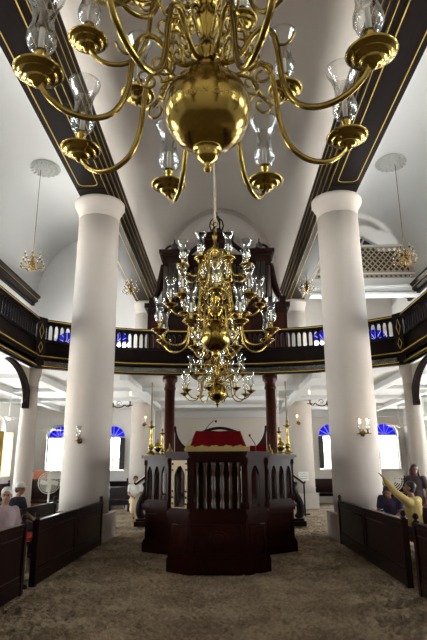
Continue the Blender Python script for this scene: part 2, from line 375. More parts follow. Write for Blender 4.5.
plate(rect(-2.42, 10.3, 2.42, 10.5), hs, 0.04, MATS['lattice_paint'], vert_plane((0, 0, 0), 0), 'lattice', t)
MB().box((0, 0.45, 11.05), (4.7, 0.05, 1.5)).build('lattice_gap_shade', mat('boarding_and_gap_shade', (0.05, 0.035, 0.025), 0.8), t)  # dark sheet added behind the lattice, its colour paints the shade in the gaps
MB().box((0, 0, 11.9), (4.4, 0.12, 0.09)).box((0, 0, 10.53), (4.85, 0.1, 0.07)).build('rail', WHITE, t)
t = thing('gable_pediment', 'small white pointed gable standing on the lattice screen', 'pediment', (6.85, 23.9, 0))
MB().tube([(-0.95, 0, 11.75), (0, 0, 12.3)], 0.07, 6).tube([(0.85, 0, 11.75), (0, 0, 12.3)], 0.07, 6).build('rake', WHITE, t)
MB().exy([(-0.8, 11.5), (0.75, 11.5), (0.7, 11.8), (0, 12.22), (-0.75, 11.8)], 0.0, 0.1).build('panel', MATS['boarding_and_gap_shade'], t)
MB().tube([(-0.25, -0.05, 11.5), (0.1, -0.05, 12.15)], 0.05, 5).build('strut', WHITE, t)

# ------------------------------------------------------------ columns
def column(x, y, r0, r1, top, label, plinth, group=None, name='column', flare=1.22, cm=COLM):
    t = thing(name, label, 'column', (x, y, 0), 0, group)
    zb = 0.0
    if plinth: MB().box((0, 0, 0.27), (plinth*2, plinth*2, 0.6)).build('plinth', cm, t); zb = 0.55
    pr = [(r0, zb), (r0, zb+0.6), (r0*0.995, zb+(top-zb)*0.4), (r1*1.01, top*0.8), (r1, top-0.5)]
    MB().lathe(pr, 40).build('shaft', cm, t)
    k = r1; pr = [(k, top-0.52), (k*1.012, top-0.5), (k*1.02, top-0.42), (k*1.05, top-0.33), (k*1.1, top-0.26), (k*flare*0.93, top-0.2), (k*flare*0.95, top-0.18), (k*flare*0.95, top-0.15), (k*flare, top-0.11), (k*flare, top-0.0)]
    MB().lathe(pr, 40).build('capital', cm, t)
    return t
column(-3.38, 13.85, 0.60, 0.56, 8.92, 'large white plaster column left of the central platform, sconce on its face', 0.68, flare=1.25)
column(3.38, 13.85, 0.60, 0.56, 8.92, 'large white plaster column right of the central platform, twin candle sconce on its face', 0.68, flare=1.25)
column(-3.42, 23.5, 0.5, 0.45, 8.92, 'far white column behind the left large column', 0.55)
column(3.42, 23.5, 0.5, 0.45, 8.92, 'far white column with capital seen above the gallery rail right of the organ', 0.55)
for sx, nm in ((-1, 'left'), (1, 'right')):
    column(sx*5.28, 14.75, 0.24, 0.21, 4.34, 'slim white column holding up the gallery corner at the far %s' % nm, 0.28, name='gallery_column', flare=1.3)

# ------------------------------------------------------------ gallery balustrades
def resample(path, step):
    out = []; acc = step/2; P = [Vector(p) for p in path]
    for a, b in zip(P, P[1:]):
        L = (b-a).length
        while acc <= L: out.append((a+(b-a)*(acc/L), math.atan2((b-a).y, (b-a).x))); acc += step
        acc -= L
    return out
bpr = [(0.045, 0), (0.045, 0.03), (0.03, 0.05), (0.034, 0.1), (0.034, 0.3), (0.036, 0.36), (0.045, 0.4), (0.06, 0.435), (0.078, 0.46), (0.078, 0.48)]
bal0 = None
def balustrade(path, label, posts):
    global bal0
    t = thing('gallery_balustrade', label, 'balustrade')
    MB().sweep(path, [(0, 4.30), (0.0, 4.66), (-0.14, 4.66), (-0.14, 4.30)]).sweep(path, [(0.07, 4.60), (0.07, 4.67), (-0.1, 4.67), (-0.1, 4.60)]).sweep(path, [(0.04, 4.30), (0.04, 4.38), (-0.1, 4.38), (-0.1, 4.30)]).build('fascia', DARK, t)
    MB().sweep(path, [(-0.03, 4.66), (-0.03, 5.06), (-0.1, 5.06), (-0.1, 4.66)]).sweep(path, [(0.01, 5.04), (0.01, 5.1), (-0.14, 5.1), (-0.14, 5.04)]).build('lower_panel', DARK, t)
    MB().sweep(path, [(0.04, 5.6), (0.04, 5.68), (-0.16, 5.68), (-0.16, 5.6)]).sweep(path, [(0, 5.54), (0, 5.61), (-0.12, 5.61), (-0.12, 5.54)]).build('handrail', DARK, t)
    g = MB()
    for o_, z_ in ((0.075, 4.615), (0.045, 4.35), (0.045, 5.64)):
        g.sweep(path, [(o_, z_-0.013), (o_, z_+0.013), (o_-0.03, z_+0.013), (o_-0.03, z_-0.013)])
    g.build('gold_moulding', GOLD, t)
    for p, a in resample(path, 0.165):
        nrm = Vector((math.sin(a), -math.cos(a))); q = p - nrm*0.06
        if bal0 is None:
            bal0 = MB().lathe(bpr, 8).build('baluster', DARK, t); bal0.location = (q.x, q.y, 5.09)
        else: put('baluster', bal0.data, t, (q.x, q.y, 5.09))
    for (px_, py_, a) in posts:
        p = MB().box((0, 0, 4.99), (0.3, 0.14, 1.36)).box((0, 0, 5.66), (0.3, 0.22, 0.08)).build('post', DARK, t, (px_, py_, 0), a)
        for zc, hh in ((5.32, 0.22), (4.86, 0.15)):
            MB().tube([(-0.07, -0.065, zc), (0, -0.065, zc+hh), (0.07, -0.065, zc), (0, -0.065, zc-hh)], 0.014, 5, closed=True).build('diamond_ornament', GOLD, p)
    return t
balustrade([(-5.0, 4.6), (-5.0, 14.31)], 'black and gold gallery balustrade along the left aisle', [])
balustrade(FR, 'curved black and gold gallery balustrade across the far end', [(-4.98, 14.3, math.radians(58)), (4.98, 14.3, -math.radians(58))])
balustrade([(5.0, 14.31), (5.0, 4.6)], 'black and gold gallery balustrade along the right aisle', [])
for sx, nm in ((-1, 'left'), (1, 'right')):
    t = thing('gallery_bracket', 'curved dark bracket with gilt inlay between the %s slim column and the gallery' % nm, 'bracket', (sx*5.28, 14.47, 0))
    out = []; inn = []
    for k in range(13):
        a = PI/2*k/12
        inn.append((-1.45+1.45*math.cos(a)-0.04, 3.3+0.98*math.sin(a)))
        out.append((-1.45+1.6*math.cos(a)*0.99, 3.3+1.03*math.sin(a)))
    pts = [(y, z) for y, z in inn] + [(y+0.06, z) for y, z in out[::-1]]
    Mx = vert_plane((0, 0, 0), PI/2)
    plate(pts, [], 0.14, DARK, Mx, 'rib', t)
    sp = [(0.1, 3.5), (0.1, 4.3), (-0.95, 4.3)] + [(-1.35+1.42*math.cos(PI/2*k/8)+.0, 3.36+0.9*math.sin(PI/2*k/8)) for k in range(7, 0, -1)]
    plate(sp, [], 0.05, mat('bracket_panel', (0.6, 0.55, 0.42), 0.7), Mx, 'spandrel', t)
    MB().tube([(0.0, 0.03, 3.6), (0, 0.03, 4.2), (0, -0.6, 4.2)], 0.02, 5).build('gilt_strip', GOLD, t)
    MB().box((0, 0.0, 3.28), (0.16, 0.12, 0.14)).build('drop', DARK, t)
for sx, nm in ((-1, 'left'), (1, 'right')):
    t = thing('mahogany_column', 'slender dark red wooden column under the gallery, on the %s of the platform' % nm, 'column', (sx*1.52, 16.15, 0))
    MB().lathe([(0.2, 0), (0.2, 0.1), (0.16, 0.16), (0.155, 1.5), (0.15, 3.9)], 24).build('shaft', REDW, t)
    MB().lathe([(0.15, 3.88), (0.18, 3.91), (0.18, 3.97), (0.16, 4.0), (0.17, 4.1), (0.23, 4.18), (0.23, 4.31)], 24).build('capital', REDW, t)
    pts = [(0.0, 0.0), (0.62, 0.0), (0.62, 2.1)] + [(0.62-0.62*math.sin(PI/2*k/10), 2.1+0.72*(1-math.cos(PI/2*k/10))) for k in range(1, 11)]
    u = thing('screen_panel', 'dark wooden panel with a sloping round top beside the %s red column' % nm, 'panel', (sx*1.35, 16.15, 0))
    pp = [(-sx*p[0], p[1]) for p in pts]
    plate(pp, [], 0.06, REDW, vert_plane((0, 0, 0), 0), 'leaf', u)
    rim = [(-sx*(0.62-0.62*math.sin(PI/2*k/10)), -0.0, 2.1+0.72*(1-math.cos(PI/2*k/10))) for k in range(11)]
    MB().tube(rim, 0.035, 6).build('rim', DARK, u)

# ------------------------------------------------------------ organ case on the gallery
t = thing('pipe_organ', 'tall dark carved organ case standing on the far gallery behind the chandeliers', 'organ', (-0.08, 18.3, 4.52))
MB().box((0, 0, 1.25), (4.8, 1.3, 2.5)).box((0, -0.05, 2.5), (5.0, 1.5, 0.16)).box((0, 0, 0.1), (4.95, 1.45, 0.2)).build('lower_case', ORGC, t)
MB().box((0, 0.1, 3.5), (3.7, 1.0, 2.0)).build('upper_case', ORGC, t)
for x, w_, z0, z1 in ((0, 1.0, 2.6, 5.2), (-1.55, 0.75, 2.6, 4.55), (1.55, 0.75, 2.6, 4.55)):
    MB().box((x, -0.15, (z0+z1)/2), (w_, 0.8, z1-z0)).box((x, -0.2, z1), (w_+0.25, 1.0, 0.12)).box((x, -0.2, z1-0.14), (w_+0.12, 0.92, 0.08)).build('tower', ORGC, t)
    k = 5 if w_ > 0.9 else 4
    for i in range(k):
        px_ = x+(i-(k-1)/2)*w_/k*0.92; h_ = (z1-z0-0.45)*(1-0.1*abs(i-(k-1)/2))
        MB().lathe([(0.0, 0), (0.07, 0.25), (0.075, h_)], 12).build('pipe', ORGM, t, (px_, -0.6, z0+0.1))
for sx in (-1, 1):
    for i in range(4):
        h_ = 1.35-0.1*i
        MB().lathe([(0.0, 0), (0.05, 0.2), (0.055, h_)], 10).build('pipe', ORGM, t, (sx*(0.62+i*0.135), -0.45, 2.75))
    c = MB(); pts = [(sx*(0.55+0.62*s_), -0.3, 4.45+0.55*(1-s_)**2+0.12*math.sin(PI*s_)) for s_ in [i/10 for i in range(11)]]
    c.tube(pts, 0.09, 8); c.build('cornice_scroll', ORGC, t)
    c = MB(); pts = [(sx*(1.9+0.5*s_), -0.1, 4.2-1.4*s_-0.35*math.sin(PI*s_)) for s_ in [i/10 for i in range(11)]]
    c.tube(pts, [0.16-0.08*i/10 for i in range(11)], 8); c.box((sx*2.3, 0, 2.75), (0.2, 0.9, 0.3)); c.build('side_wing', ORGC, t)
    MB().lathe([(0.1, 0), (0.05, 0.06), (0.03, 0.12), (0.12, 0.26), (0.13, 0.34), (0.05, 0.42), (0.02, 0.5), (0.03, 0.54), (0, 0.6)], 14).build('urn_finial', BLACK, t, (sx*1.55, -0.2, 4.62))
    MB().tube([(sx*(1.65+0.22*math.cos(a)), -0.2, 4.75+0.2*math.sin(a)) for a in [PI*1.5*i/10 for i in range(11)]], 0.05, 6).build('scroll', ORGC, t)
    for i in range(4):
        MB().box((sx*(0.8+0.1*i), -0.66, 1.35), (0.7, 0.05, 1.2)).build('panel', REDW, t) if i == 0 else None
    MB().box((sx*2.0, -0.68, 1.35), (0.6, 0.06, 1.7)).build('panel', REDW, t)
MB().lathe([(0.32, 0), (0.34, 0.05), (0.2, 0.1), (0.24, 0.25), (0.18, 0.3)], 16).build('crown_base', BLACK, t, (0, -0.2, 5.26))
for k in range(6):
    a = 2*PI*k/6
    MB().tube([(0.22*math.cos(a)*q, 0.22*math.sin(a)*q, z) for q, z in ((0.9, 0), (1.15, 0.2), (0.95, 0.4), (0.4, 0.52), (0.1, 0.55))], 0.028, 6).build('crown_arch', BLACK, t, (0, -0.2, 5.52))
MB().lathe([(0.05, 0), (0.1, 0.05), (0.02, 0.12), (0.06, 0.18), (0, 0.26)], 10).build('crown_finial', BLACK, t, (0, -0.2, 6.04))

# ------------------------------------------------------------ the reading platform
t = thing('reading_platform', 'dark mahogany arcaded reading platform in the middle of the sand floor', 'platform', (-0.02, 0, 0))
bay = [(-0.46, 9.35), (0.46, 9.35), (0.83, 9.68), (0.9, 11.35), (1.56, 11.85), (1.56, 14.2), (1.0, 14.8), (-1.0, 14.8), (-1.56, 14.2), (-1.56, 11.85), (-0.9, 11.35), (-0.83, 9.68)]
def offs(poly, d):
    n_ = len(poly); out = []
    for i in range(n_):
        a, b, c = Vector(poly[i-1]), Vector(poly[i]), Vector(poly[(i+1) % n_])
        d1, d2 = (b-a).normalized(), (c-b).normalized(); n1, n2 = Vector((d1.y, -d1.x)), Vector((d2.y, -d2.x))
        m = (n1+n2).normalized(); k = d/max(0.5, m.dot(n1)); out.append((b.x+m.x*k, b.y+m.y*k))
    return out
MB().prism(bay, 0, 0.86).build('base', MAHO, t)
MB().prism(offs(bay, 0.05), -0.03, 0.16).prism(offs(bay, 0.03), 0.16, 0.2).build('skirting', MAHO, t)
MB().prism(offs(bay, 0.07), 0.84, 0.90).prism(offs(bay, 0.035), 0.78, 0.84).prism(offs(bay, 0.02), 0.9, 0.97).build('ledge_moulding', MAHO, t)
def ring(mb, poly, o, i, z0, z1):
    A, B = offs(poly, o), offs(poly, i); n_ = len(poly)
    for k in range(n_):
        j = (k+1) % n_; mb.prism([A[k], A[j], B[j], B[k]], z0, z1)
    return mb
b = MB(); ring(b, bay, 0.0, -0.12, 1.74, 1.84); ring(b, bay, 0.1, -0.16, 1.84, 1.9); ring(b, bay, 0.05, -0.14, 1.80, 1.84); b.build('top_rail', MAHO, t)
def seg_plate(p, q, nh, m, wd, pointed=True, nm='arcade', inset=0.03):
    P, Q = Vector(p), Vector(q); L = (Q-P).length; a = math.atan2((Q-P).y, (Q-P).x); nrm = Vector((math.sin(a), -math.cos(a)))
    Mx = vert_plane((P.x-nrm.x*inset, P.y-nrm.y*inset, 0), a)
    hs = [arch(L*(k+0.5)/nh if nh > 1 else L/2, 1.0, wd, 1.52, pointed=pointed, rise=0.15) for k in range(nh)]
    return plate(rect(0.0, 0.95, L, 1.78), hs, 0.05, m, Mx, nm, t)
seg_plate(bay[10], bay[9], 3, MAHO, 0.15) if False else None
seg_plate(bay[9], bay[10], 4, MAHO, 0.15); seg_plate(bay[3], bay[4], 4, MAHO, 0.15)
seg_plate(bay[11], bay[0], 1, MAHO, 0.2); seg_plate(bay[1], bay[2], 1, MAHO, 0.2)
seg_plate(bay[10], bay[11], 6, MAHO, 0.17); seg_plate(bay[2], bay[3], 6, MAHO, 0.17)
for a_, b_, k_ in ((4, 5, 8), (8, 9, 8), (5, 6, 3), (7, 8, 3)): seg_plate(bay[a_], bay[b_], k_, MAHO, 0.2)
# pale inlaid border round the arch of the left bay side
P, Q = Vector(bay[11]), Vector(bay[0]); L = (Q-P).length; a = math.atan2((Q-P).y, (Q-P).x); Mx = vert_plane((P.x+math.sin(a)*0.005, P.y-math.cos(a)*0.005, 0), a)
plate(rect(0.045, 0.98, L-0.06, 1.76), [arch(L/2, 0.99, 0.26, 1.52, pointed=True, rise=0.15)], 0.02, GILT, Mx, 'gilt_inlay', t)['label'] = 'pale gilt inlay around the side arch'
g = MB()
for z_ in (1.05, 1.15, 1.25, 1.6, 1.7):
    for u_ in (0.075, L-0.09): g.ball(Mx @ Vector((u_, z_, 0.012)), 0.018, 8)
g.build('rosette', MAHO, t)
# front arcade: five turned balusters
tb = [(0.035, 0), (0.045, 0.02), (0.03, 0.05), (0.04, 0.09), (0.022, 0.12), (0.03, 0.16), (0.036, 0.3), (0.032, 0.48), (0.024, 0.6), (0.04, 0.62), (0.03, 0.66), (0.045, 0.7), (0.045, 0.75)]
turned = None
for k in range(6):
    x = -0.36+0.144*k
    if turned is None: turned = MB().lathe(tb, 12).build('baluster', TURN, t, (x, 9.42, 0.97))
    else: put('baluster', turned.data, t, (x, 9.42, 0.97))
for x, y in bay[:5]+bay[8:]:
    MB().box((0, 0, 1.38), (0.1, 0.1, 0.86)).box((0, 0, 1.02), (0.13, 0.13, 0.1)).box((0, 0, 1.74), (0.13, 0.13, 0.1)).build('corner_post', MAHO, t, (x*0.985, y+0.045, 0))
# raised panels on the base
def panel(g, p, q, z0, z1):
    P, Q = Vector(p), Vector(q); L = (Q-P).length; a = math.atan2((Q-P).y, (Q-P).x); Mx = vert_plane((P.x+math.sin(a)*0.0, P.y-math.cos(a)*0.0, 0), a)
    for (u0, v0, u1, v1) in ((0.08, z0, L-0.08, z0), (0.08, z1, L-0.08, z1), (0.08, z0, 0.08, z1), (L-0.08, z0, L-0.08, z1)):
        g.tube([Mx @ Vector((u0, v0, 0.005)), Mx @ Vector((u1, v1, 0.005))], 0.013, 5)
    return Mx, L
for a_, b_ in ((0, 1), (11, 0), (1, 2), (9, 10), (3, 4)):
    g = MB(); Mx, L = panel(g, bay[a_], bay[b_], 0.27, 0.72)
    if a_ == 0:
        for r_ in (0.12, 0.07): g.tube([Mx @ Vector((L/2+r_*1.3*math.cos(u), 0.5+r_*math.sin(u), 0.0)) for u in [2*PI*i/24 for i in range(24)]], 0.012, 5, closed=True)
    elif L < 0.7:
        g.tube([Mx @ Vector((L/2+0.06*math.cos(u), 0.5+0.1*math.sin(u), 0.0)) for u in [2*PI*i/16 for i in range(16)]], 0.01, 5, closed=True)
    g.build('panel_moulding', MAHO, t)
MB().prism(offs(bay, -0.2), 0.86, 0.92).build('platform_floor', DARK, t)
# reading desk + cloths
dk = thing('reading_desk', 'dark sloping reading desk on the platform under a red cloth', 'desk', (-0.02, 10.1, 0.92))
MB().exy([(-0.4, 0.0), (0.4, 0.0), (0.4, 0.9), (-0.4, 0.9)], -0.05, 0.45).build('cabinet', MAHO, dk)
bm = MB(); A = [(-0.5, -0.45, 0.97), (0.5, -0.45, 0.97), (0.42, 0.5, 1.33), (-0.42, 0.5, 1.33)]
M_ = bm.bm
va = [M_.verts.new(p) for p in A]; vb = [M_.verts.new((p[0], p[1], p[2]-0.05)) for p in A]
M_.faces.new(va); M_.faces.new(vb[::-1])
for i in range(4): M_.faces.new((va[i], vb[i], vb[(i+1) % 4], va[(i+1) % 4]))
bm.build('sloping_top', MAHO, dk)
cl = MB(); nxx, nyy = 24, 16; gr = []
for j in range(nyy+1):
    row = []
    for i in range(nxx+1):
        u_ = i/nxx*2-1; v_ = j/nyy; wd = 0.52-0.09*v_
        row.append(cl.bm.verts.new((u_*wd, -0.47+0.98*v_, 0.985+0.37*v_+0.006*math.sin(u_*9+v_*4))))
    gr.append(row)
top = [f for f in []]
for j in range(nyy):
    for i in range(nxx): cl.bm.faces.new((gr[j][i], gr[j][i+1], gr[j+1][i+1], gr[j+1][i])).smooth = True
# hanging sides
edge = [gr[j][0] for j in range(nyy, -1, -1)] + gr[0][1:] + [gr[j][nxx] for j in range(1, nyy+1)]
low = []
for k, v in enumerate(edge):
    p = v.co; fl = 0.02*math.sin(k*1.3); low.append(cl.bm.verts.new((p.x*(1.05+fl*0.3), p.y-(0.02 if p.y < -0.4 else 0)+fl*0.2, p.z-0.1+0.01*math.sin(k*0.9))))
for k in range(len(edge)-1): cl.bm.faces.new((edge[k], low[k], low[k+1], edge[k+1])).smooth = True
o = cl.build('red_cloth', RED, None, (-0.02, 10.1, 0.96)); md = o.modifiers.new('s', 'SOLIDIFY'); md.thickness = 0.008; md.offset = 1
tag(o, 'crimson velvet cloth spread over the reading desk', 'cloth')
fr = MB(); pts = []
for k in range(41):
    u_ = k/20-1; pts.append((u_*0.56, -0.5, 0.93+0.012*math.sin(k*0.8)-(0.05*max(0, abs(u_)-0.93)*10)))
for k in range(40):
    a_, b_ = pts[k], pts[k+1]
    fr.box(((a_[0]+b_[0])/2, -0.525, a_[2]+0.035), (0.031, 0.03, 0.15+0.012*math.sin(k*2.1)))
pl = MB(); 
fr.tube([(-0.55, -0.5, 0.98), (-0.5, -0.1, 1.13), (-0.46, 0.2, 1.2)], [0.04, 0.025, 0.01], 6)
o = tag(fr.build('fringed_cloth', FRINGE, None, (-0.02, 10.1, 0.96)), 'cream and gold fringed cloth edge hanging along the front of the red cloth', 'cloth')
for k in range(0): pass
st = MB().box((0, 0, 0.05), (0.36, 0.3, 0.12)).box((0, 0, 0.13), (0.3, 0.26, 0.06)).build('red_cushion', RED, None, (0.72, 10.6, 1.98))
st.location.z = 1.90; st.location.y = 11.28; st.location.x = 0.78
tag(st, 'small dark red cushion lying on the platform rail right of the desk', 'cushion')
o = thing('armchair', 'dark chair with bowed back rail showing above the red cloth', 'chair', (0.0, 11.5, 0.92))
MB().tube([(-0.4+0.8*i/12, 0, 1.42+0.1*math.sin(PI*i/12)) for i in range(13)], 0.03, 8).tube([(-0.4, 0, 0), (-0.4, 0, 1.44)], 0.025, 8).tube([(0.4, 0, 0), (0.4, 0, 1.44)], 0.025, 8).build('backrest', DARK, o)
MB().box((0, -0.25, 0.45), (0.8, 0.5, 0.08)).build('seat', CUSH, o)
for x in (-0.36, 0.36): MB().box((0, 0, 0.22), (0.05, 0.05, 0.44)).build('leg', DARK, o, (x, -0.45, 0))
def mic(x, y, pts, label):
    m = thing('gooseneck_microphone', label, 'microphone', (x, y, 0))
    MB().tube(pts, 0.008, 6).build('gooseneck', BLACK, m); MB().ball(pts[-1], (0.022, 0.022, 0.03), 10).build('capsule', BLACK, m)
    MB().lathe([(0.05, pts[0][2]-0.02), (0.05, pts[0][2]), (0.02, pts[0][2]+0.02)], 12).build('base', BLACK, m)
mic(-0.34, 10.85, [(0, 0, 0.94), (0, 0, 2.22), (0.02, 0, 2.31), (0.14, 0, 2.46), (0.22, 0, 2.54), (0.28, 0, 2.53)], 'thin black gooseneck microphone rising left of the red cloth')
mic(0.6, 10.7, [(0.12, 0, 0.94), (0.12, 0, 1.9), (0.1, 0, 2.08), (0.02, 0, 2.2), (-0.0, 0, 2.24)], 'short black microphone right of the red cloth')

# candlesticks and urns on the platform rail
cs = [(0.16, 0), (0.16, 0.03), (0.1, 0.07), (0.06, 0.1), (0.04, 0.14), (0.08, 0.19), (0.085, 0.24), (0.03, 0.3), (0.05, 0.33), (0.03, 0.37), (0.045, 0.42), (0.03, 0.47), (0.05, 0.5), (0.025, 0.54), (0.035, 0.6), (0.025, 0.66), (0.04, 0.7), (0.022, 0.74), (0.11, 0.77), (0.115, 0.785), (0.03, 0.8), (0.035, 0.84), (0.03, 0.94)]
def candlestick(x, y, s, ch, label, cm=WAX):
    k = thing('candlestick', label, 'candlestick', (x, y, 1.9), 0, 'brass candlesticks on the platform')
    MB().lathe([(r*s, z*s) for r, z in cs], 18).build('stick', BRASS, k)
    MB().lathe([(0.018, 0.9*s), (0.017, 0.94*s+ch), (0, 0.95*s+ch)], 10).build('candle', cm, k)
DW = mat('dark_candle', (0.25, 0.20, 0.14), 0.6)
candlestick(-1.5, 11.92, 0.78, 0.85, 'tall brass candlestick with long thin candle at the left front corner of the platform', DW)
candlestick(1.48, 11.92, 0.78, 0.85, 'tall brass candlestick with long thin candle at the right front corner of the platform', DW)
candlestick(-1.44, 13.6, 0.72, 0.3, 'shorter brass candlestick behind the left corner one')
candlestick(1.44, 13.3, 0.72, 0.9, 'brass candlestick with white candle behind the right corner one')
def urn(x, y, s, label, onion=False):
    pr = [(0.07, 0), (0.07, 0.02), (0.03, 0.05), (0.035, 0.07), (0.085, 0.13), (0.09, 0.18), (0.05, 0.24), (0.02, 0.27), (0.025, 0.29), (0.0, 0.36)]
    if onion: pr = [(0.1, 0), (0.1, 0.02), (0.08, 0.04), (0.085, 0.08), (0.05, 0.13), (0.02, 0.17), (0.015, 0.24), (0, 0.28)]
    k = tag(MB().lathe([(r*s, z*s) for r, z in pr], 18).build('brass_urn', BRASS, None, (x, y, 1.9)), label, 'urn')
urn(-1.33, 11.78, 1.0, 'round brass urn between the two left candlesticks')
urn(-1.06, 11.6, 0.9, 'low onion shaped brass bell beside the left gilt inlay', True)
urn(1.32, 11.78, 1.0, 'round brass urn between the two right candlesticks')
urn(1.06, 11.6, 0.8, 'small onion shaped brass bell beside the red cushion', True)

# ------------------------------------------------------------ chandeliers
def spline(pts, n=6):
    P = [Vector(p) for p in pts]; out = []
    for i in range(len(P)-1):
        p0, p1, p2, p3 = P[max(i-1, 0)], P[i], P[i+1], P[min(i+2, len(P)-1)]
        for k in range(n):
            t_ = k/n; out.append(0.5*((2*p1)+(-p0+p2)*t_+(2*p0-5*p1+4*p2-p3)*t_*t_+(-p0+3*p1-3*p2+p3)*t_**3))
    out.append(P[-1]); return out
ARM = [(0.06, .36), (0.15, .31), (0.24, .34), (0.31, .43), (0.385, .465), (0.455, .40), (0.485, .24), (0.51, .02), (0.58, -.14), (0.70, -.21), (0.84, -.20), (0.95, -.13), (1.01, -.04)]
pan = [(0.0, -.07), (0.024, -.07), (0.03, -.05), (0.05, -.045), (0.066, -.03), (0.068, -.014), (0.09, -.016), (0.105, 0.0), (0.112, 0.014), (0.13, 0.014), (0.145, 0.026), (0.138, 0.034), (0.1, 0.022), (0.03, 0.02), (0.03, 0.03), (0.02, 0.05), (0.028, 0.08), (0.018, 0.1), (0.03, 0.125), (0.034, 0.15), (0.034, 0.17), (0.0, 0.17)]
shade = [(0.033, 0.15), (0.07, 0.19), (0.088, 0.235), (0.086, 0.28), (0.068, 0.34), (0.062, 0.39), (0.07, 0.45), (0.088, 0.51), (0.112, 0.56), (0.118, 0.585)]
def shade_mesh(s):
    inn = [(r-0.0035, z) for r, z in shade[::-1]]
    b_ = MB(); b_.lathe([(r*s, z*s) for r, z in shade+inn], 18, closed=True); return b_
def make_chandelier(label, loc):
    root = thing('brass_chandelier', label, 'chandelier', loc)
    # ball and stem
    bl = [(0, -.44), (0.018, -.43), (0.028, -.41), (0.016, -.39), (0.03, -.37), (0.06, -.345), (0.075, -.32), (0.06, -.29), (0.085, -.28), (0.09, -.27)]
    MB().lathe(bl, 24).build('pendant_knob', BRASS, root)
    MB().ball((0, 0, 0), (0.28, 0.28, 0.272), 48).build('ball', BRASS, root)
    stem = [(0.07, .26), (0.12, .275), (0.12, .3), (0.08, .32), (0.085, .38), (0.11, .4), (0.11, .43), (0.06, .46), (0.05, .56), (0.085, .64), (0.1, .70), (0.06, .78), (0.07, .82), (0.1, .85), (0.1, .9), (0.07, .93), (0.05, 1.0), (0.07, 1.08), (0.085, 1.15), (0.05, 1.22), (0.05, 1.3), (0.09, 1.33), (0.09, 1.4), (0.05, 1.44), (0.035, 1.5), (0.06, 1.6), (0.075, 1.66), (0.04, 1.72), (0.025, 1.8), (0.05, 1.88), (0.05, 1.93), (0.02, 2.0), (0.015, 2.1)]
    MB().lathe(stem, 20).build('stem', BRASS, root)
    MB().tube([(0.05*math.cos(a), 0, 2.14+0.05*math.sin(a)) for a in [2*PI*i/16 for i in range(16)]], 0.012, 8, closed=True).build('ring', BRASS, root)
    # inscription band round the ball
    am, pm, sm, cm, sc1 = {}, {}, {}, {}, {}
    for tier, (n_, z_, s_, a0, ps) in enumerate(((8, 0.0, 1.0, 0.0, 1.0), (8, 0.56, 0.78, 0.04, 0.92), (8, 1.22, 0.60, 0.40, 0.85))):
        zsc = (1.0, 0.85, 0.7)[tier]
        pts = spline([(r*s_, 0, z*zsc) for r, z in ARM], 5)
        am = MB().tube(pts, [0.019*(1 if tier == 0 else 0.85)]*len(pts), 8)
        sp = []
        for i in range(22):
            a = i/21*PI*2.6; rr = 0.085*s_*(1-i/28); sp.append(((0.30*s_)+rr*math.cos(a+PI*0.9), 0, (0.27+0.0)*zsc+rr*math.sin(a+PI*0.9)))
        am.tube(sp, 0.009, 6)
        am.tube(spline([(0.46*s_, 0, 0.33*zsc), (0.52*s_, 0, 0.29*zsc), (0.57*s_, 0, 0.31*zsc), (0.59*s_, 0, 0.36*zsc)], 4), 0.009, 6)
        am.tube(spline([(0.13*s_, 0, 0.5*zsc), (0.2*s_, 0, 0.56*zsc), (0.27*s_, 0, 0.52*zsc), (0.33*s_, 0, 0.44*zsc)], 4), 0.009, 6)
        if tier == 0:
            vl = [(0.10, 0, 0.30), (0.20, 0, 0.20), (0.30, 0, 0.14)]
            for i in range(18): q = i/17; aa = PI*0.9-PI*2.4*q; rr = 0.085*(1-0.7*q); vl.append((0.38+rr*math.cos(aa), 0, 0.13+rr*math.sin(aa)))
            am.tube(spline(vl, 2), 0.009, 6)
            am.tube(spline([(0.12, 0, 0.50), (0.22, 0, 0.62), (0.31, 0, 0.60), (0.33, 0, 0.53), (0.28, 0, 0.50), (0.25, 0, 0.54)], 4), 0.009, 6)
        ame = pme = sme = cme = None
        for k in range(n_):
            ang = a0 + math.radians(90-21.5) + 2*PI*k/n_ if tier == 0 else a0 + PI/2 + 2*PI*k/n_
            if ame is None:
                ao = am.build('arm', BRASS, root); ame = ao.data
                po = MB().lathe([(r*ps, z*ps) for r, z in pan], 24).build('drip_pan', BRASS, ao, (1.02*s_, 0, 0.0)); pme = po.data
                co = MB().lathe([(0.0, 0.17), (0.017, 0.17), (0.016, 0.33*ps), (0.0, 0.335*ps)], 10).build('candle', WAX, ao, (1.02*s_, 0, 0)); cme = co.data
                so = shade_mesh(ps).build('glass_shade', GLASS, ao, (1.02*s_, 0, 0), fix=False); sme = so.data
            else:
                ao = put('arm', ame, root); put('drip_pan', pme, ao, (1.02*s_, 0, 0)); put('candle', cme, ao, (1.02*s_, 0, 0)); put('glass_shade', sme, ao, (1.02*s_, 0, 0))
            ao.location = (0, 0, z_); ao.rotation_euler.z = ang
            ao['tier'] = tier
    return root
chB = make_chandelier('middle one of the three brass chandeliers, hanging above the reading platform', (-0.05, 10.25, 4.13))
remap()
chA = dup(chB, (0.0, 2.98, 3.88), -0.069, 'nearest brass chandelier, its great polished ball filling the top of the picture', 'large brass chandeliers down the nave')
chC = dup(chB, (-0.07, 14.6, 3.6), 0.15, 'farthest of the three brass chandeliers, seen just below the middle one', 'large brass chandeliers down the nave')
chA.scale = (1.027,)*3; chC.scale = (0.92,)*3; chB.scale = (1.13,)*3
gone = [o for o in C.objects if o.parent == chA and o.name.startswith('arm') and o['tier'] == 1 and math.cos(o.rotation_euler.z) > 0.95]
for o in [q for q in C.objects if q.parent in gone] + gone: bpy.data.objects.remove(o)
chB['group'] = 'large brass chandeliers down the nave'
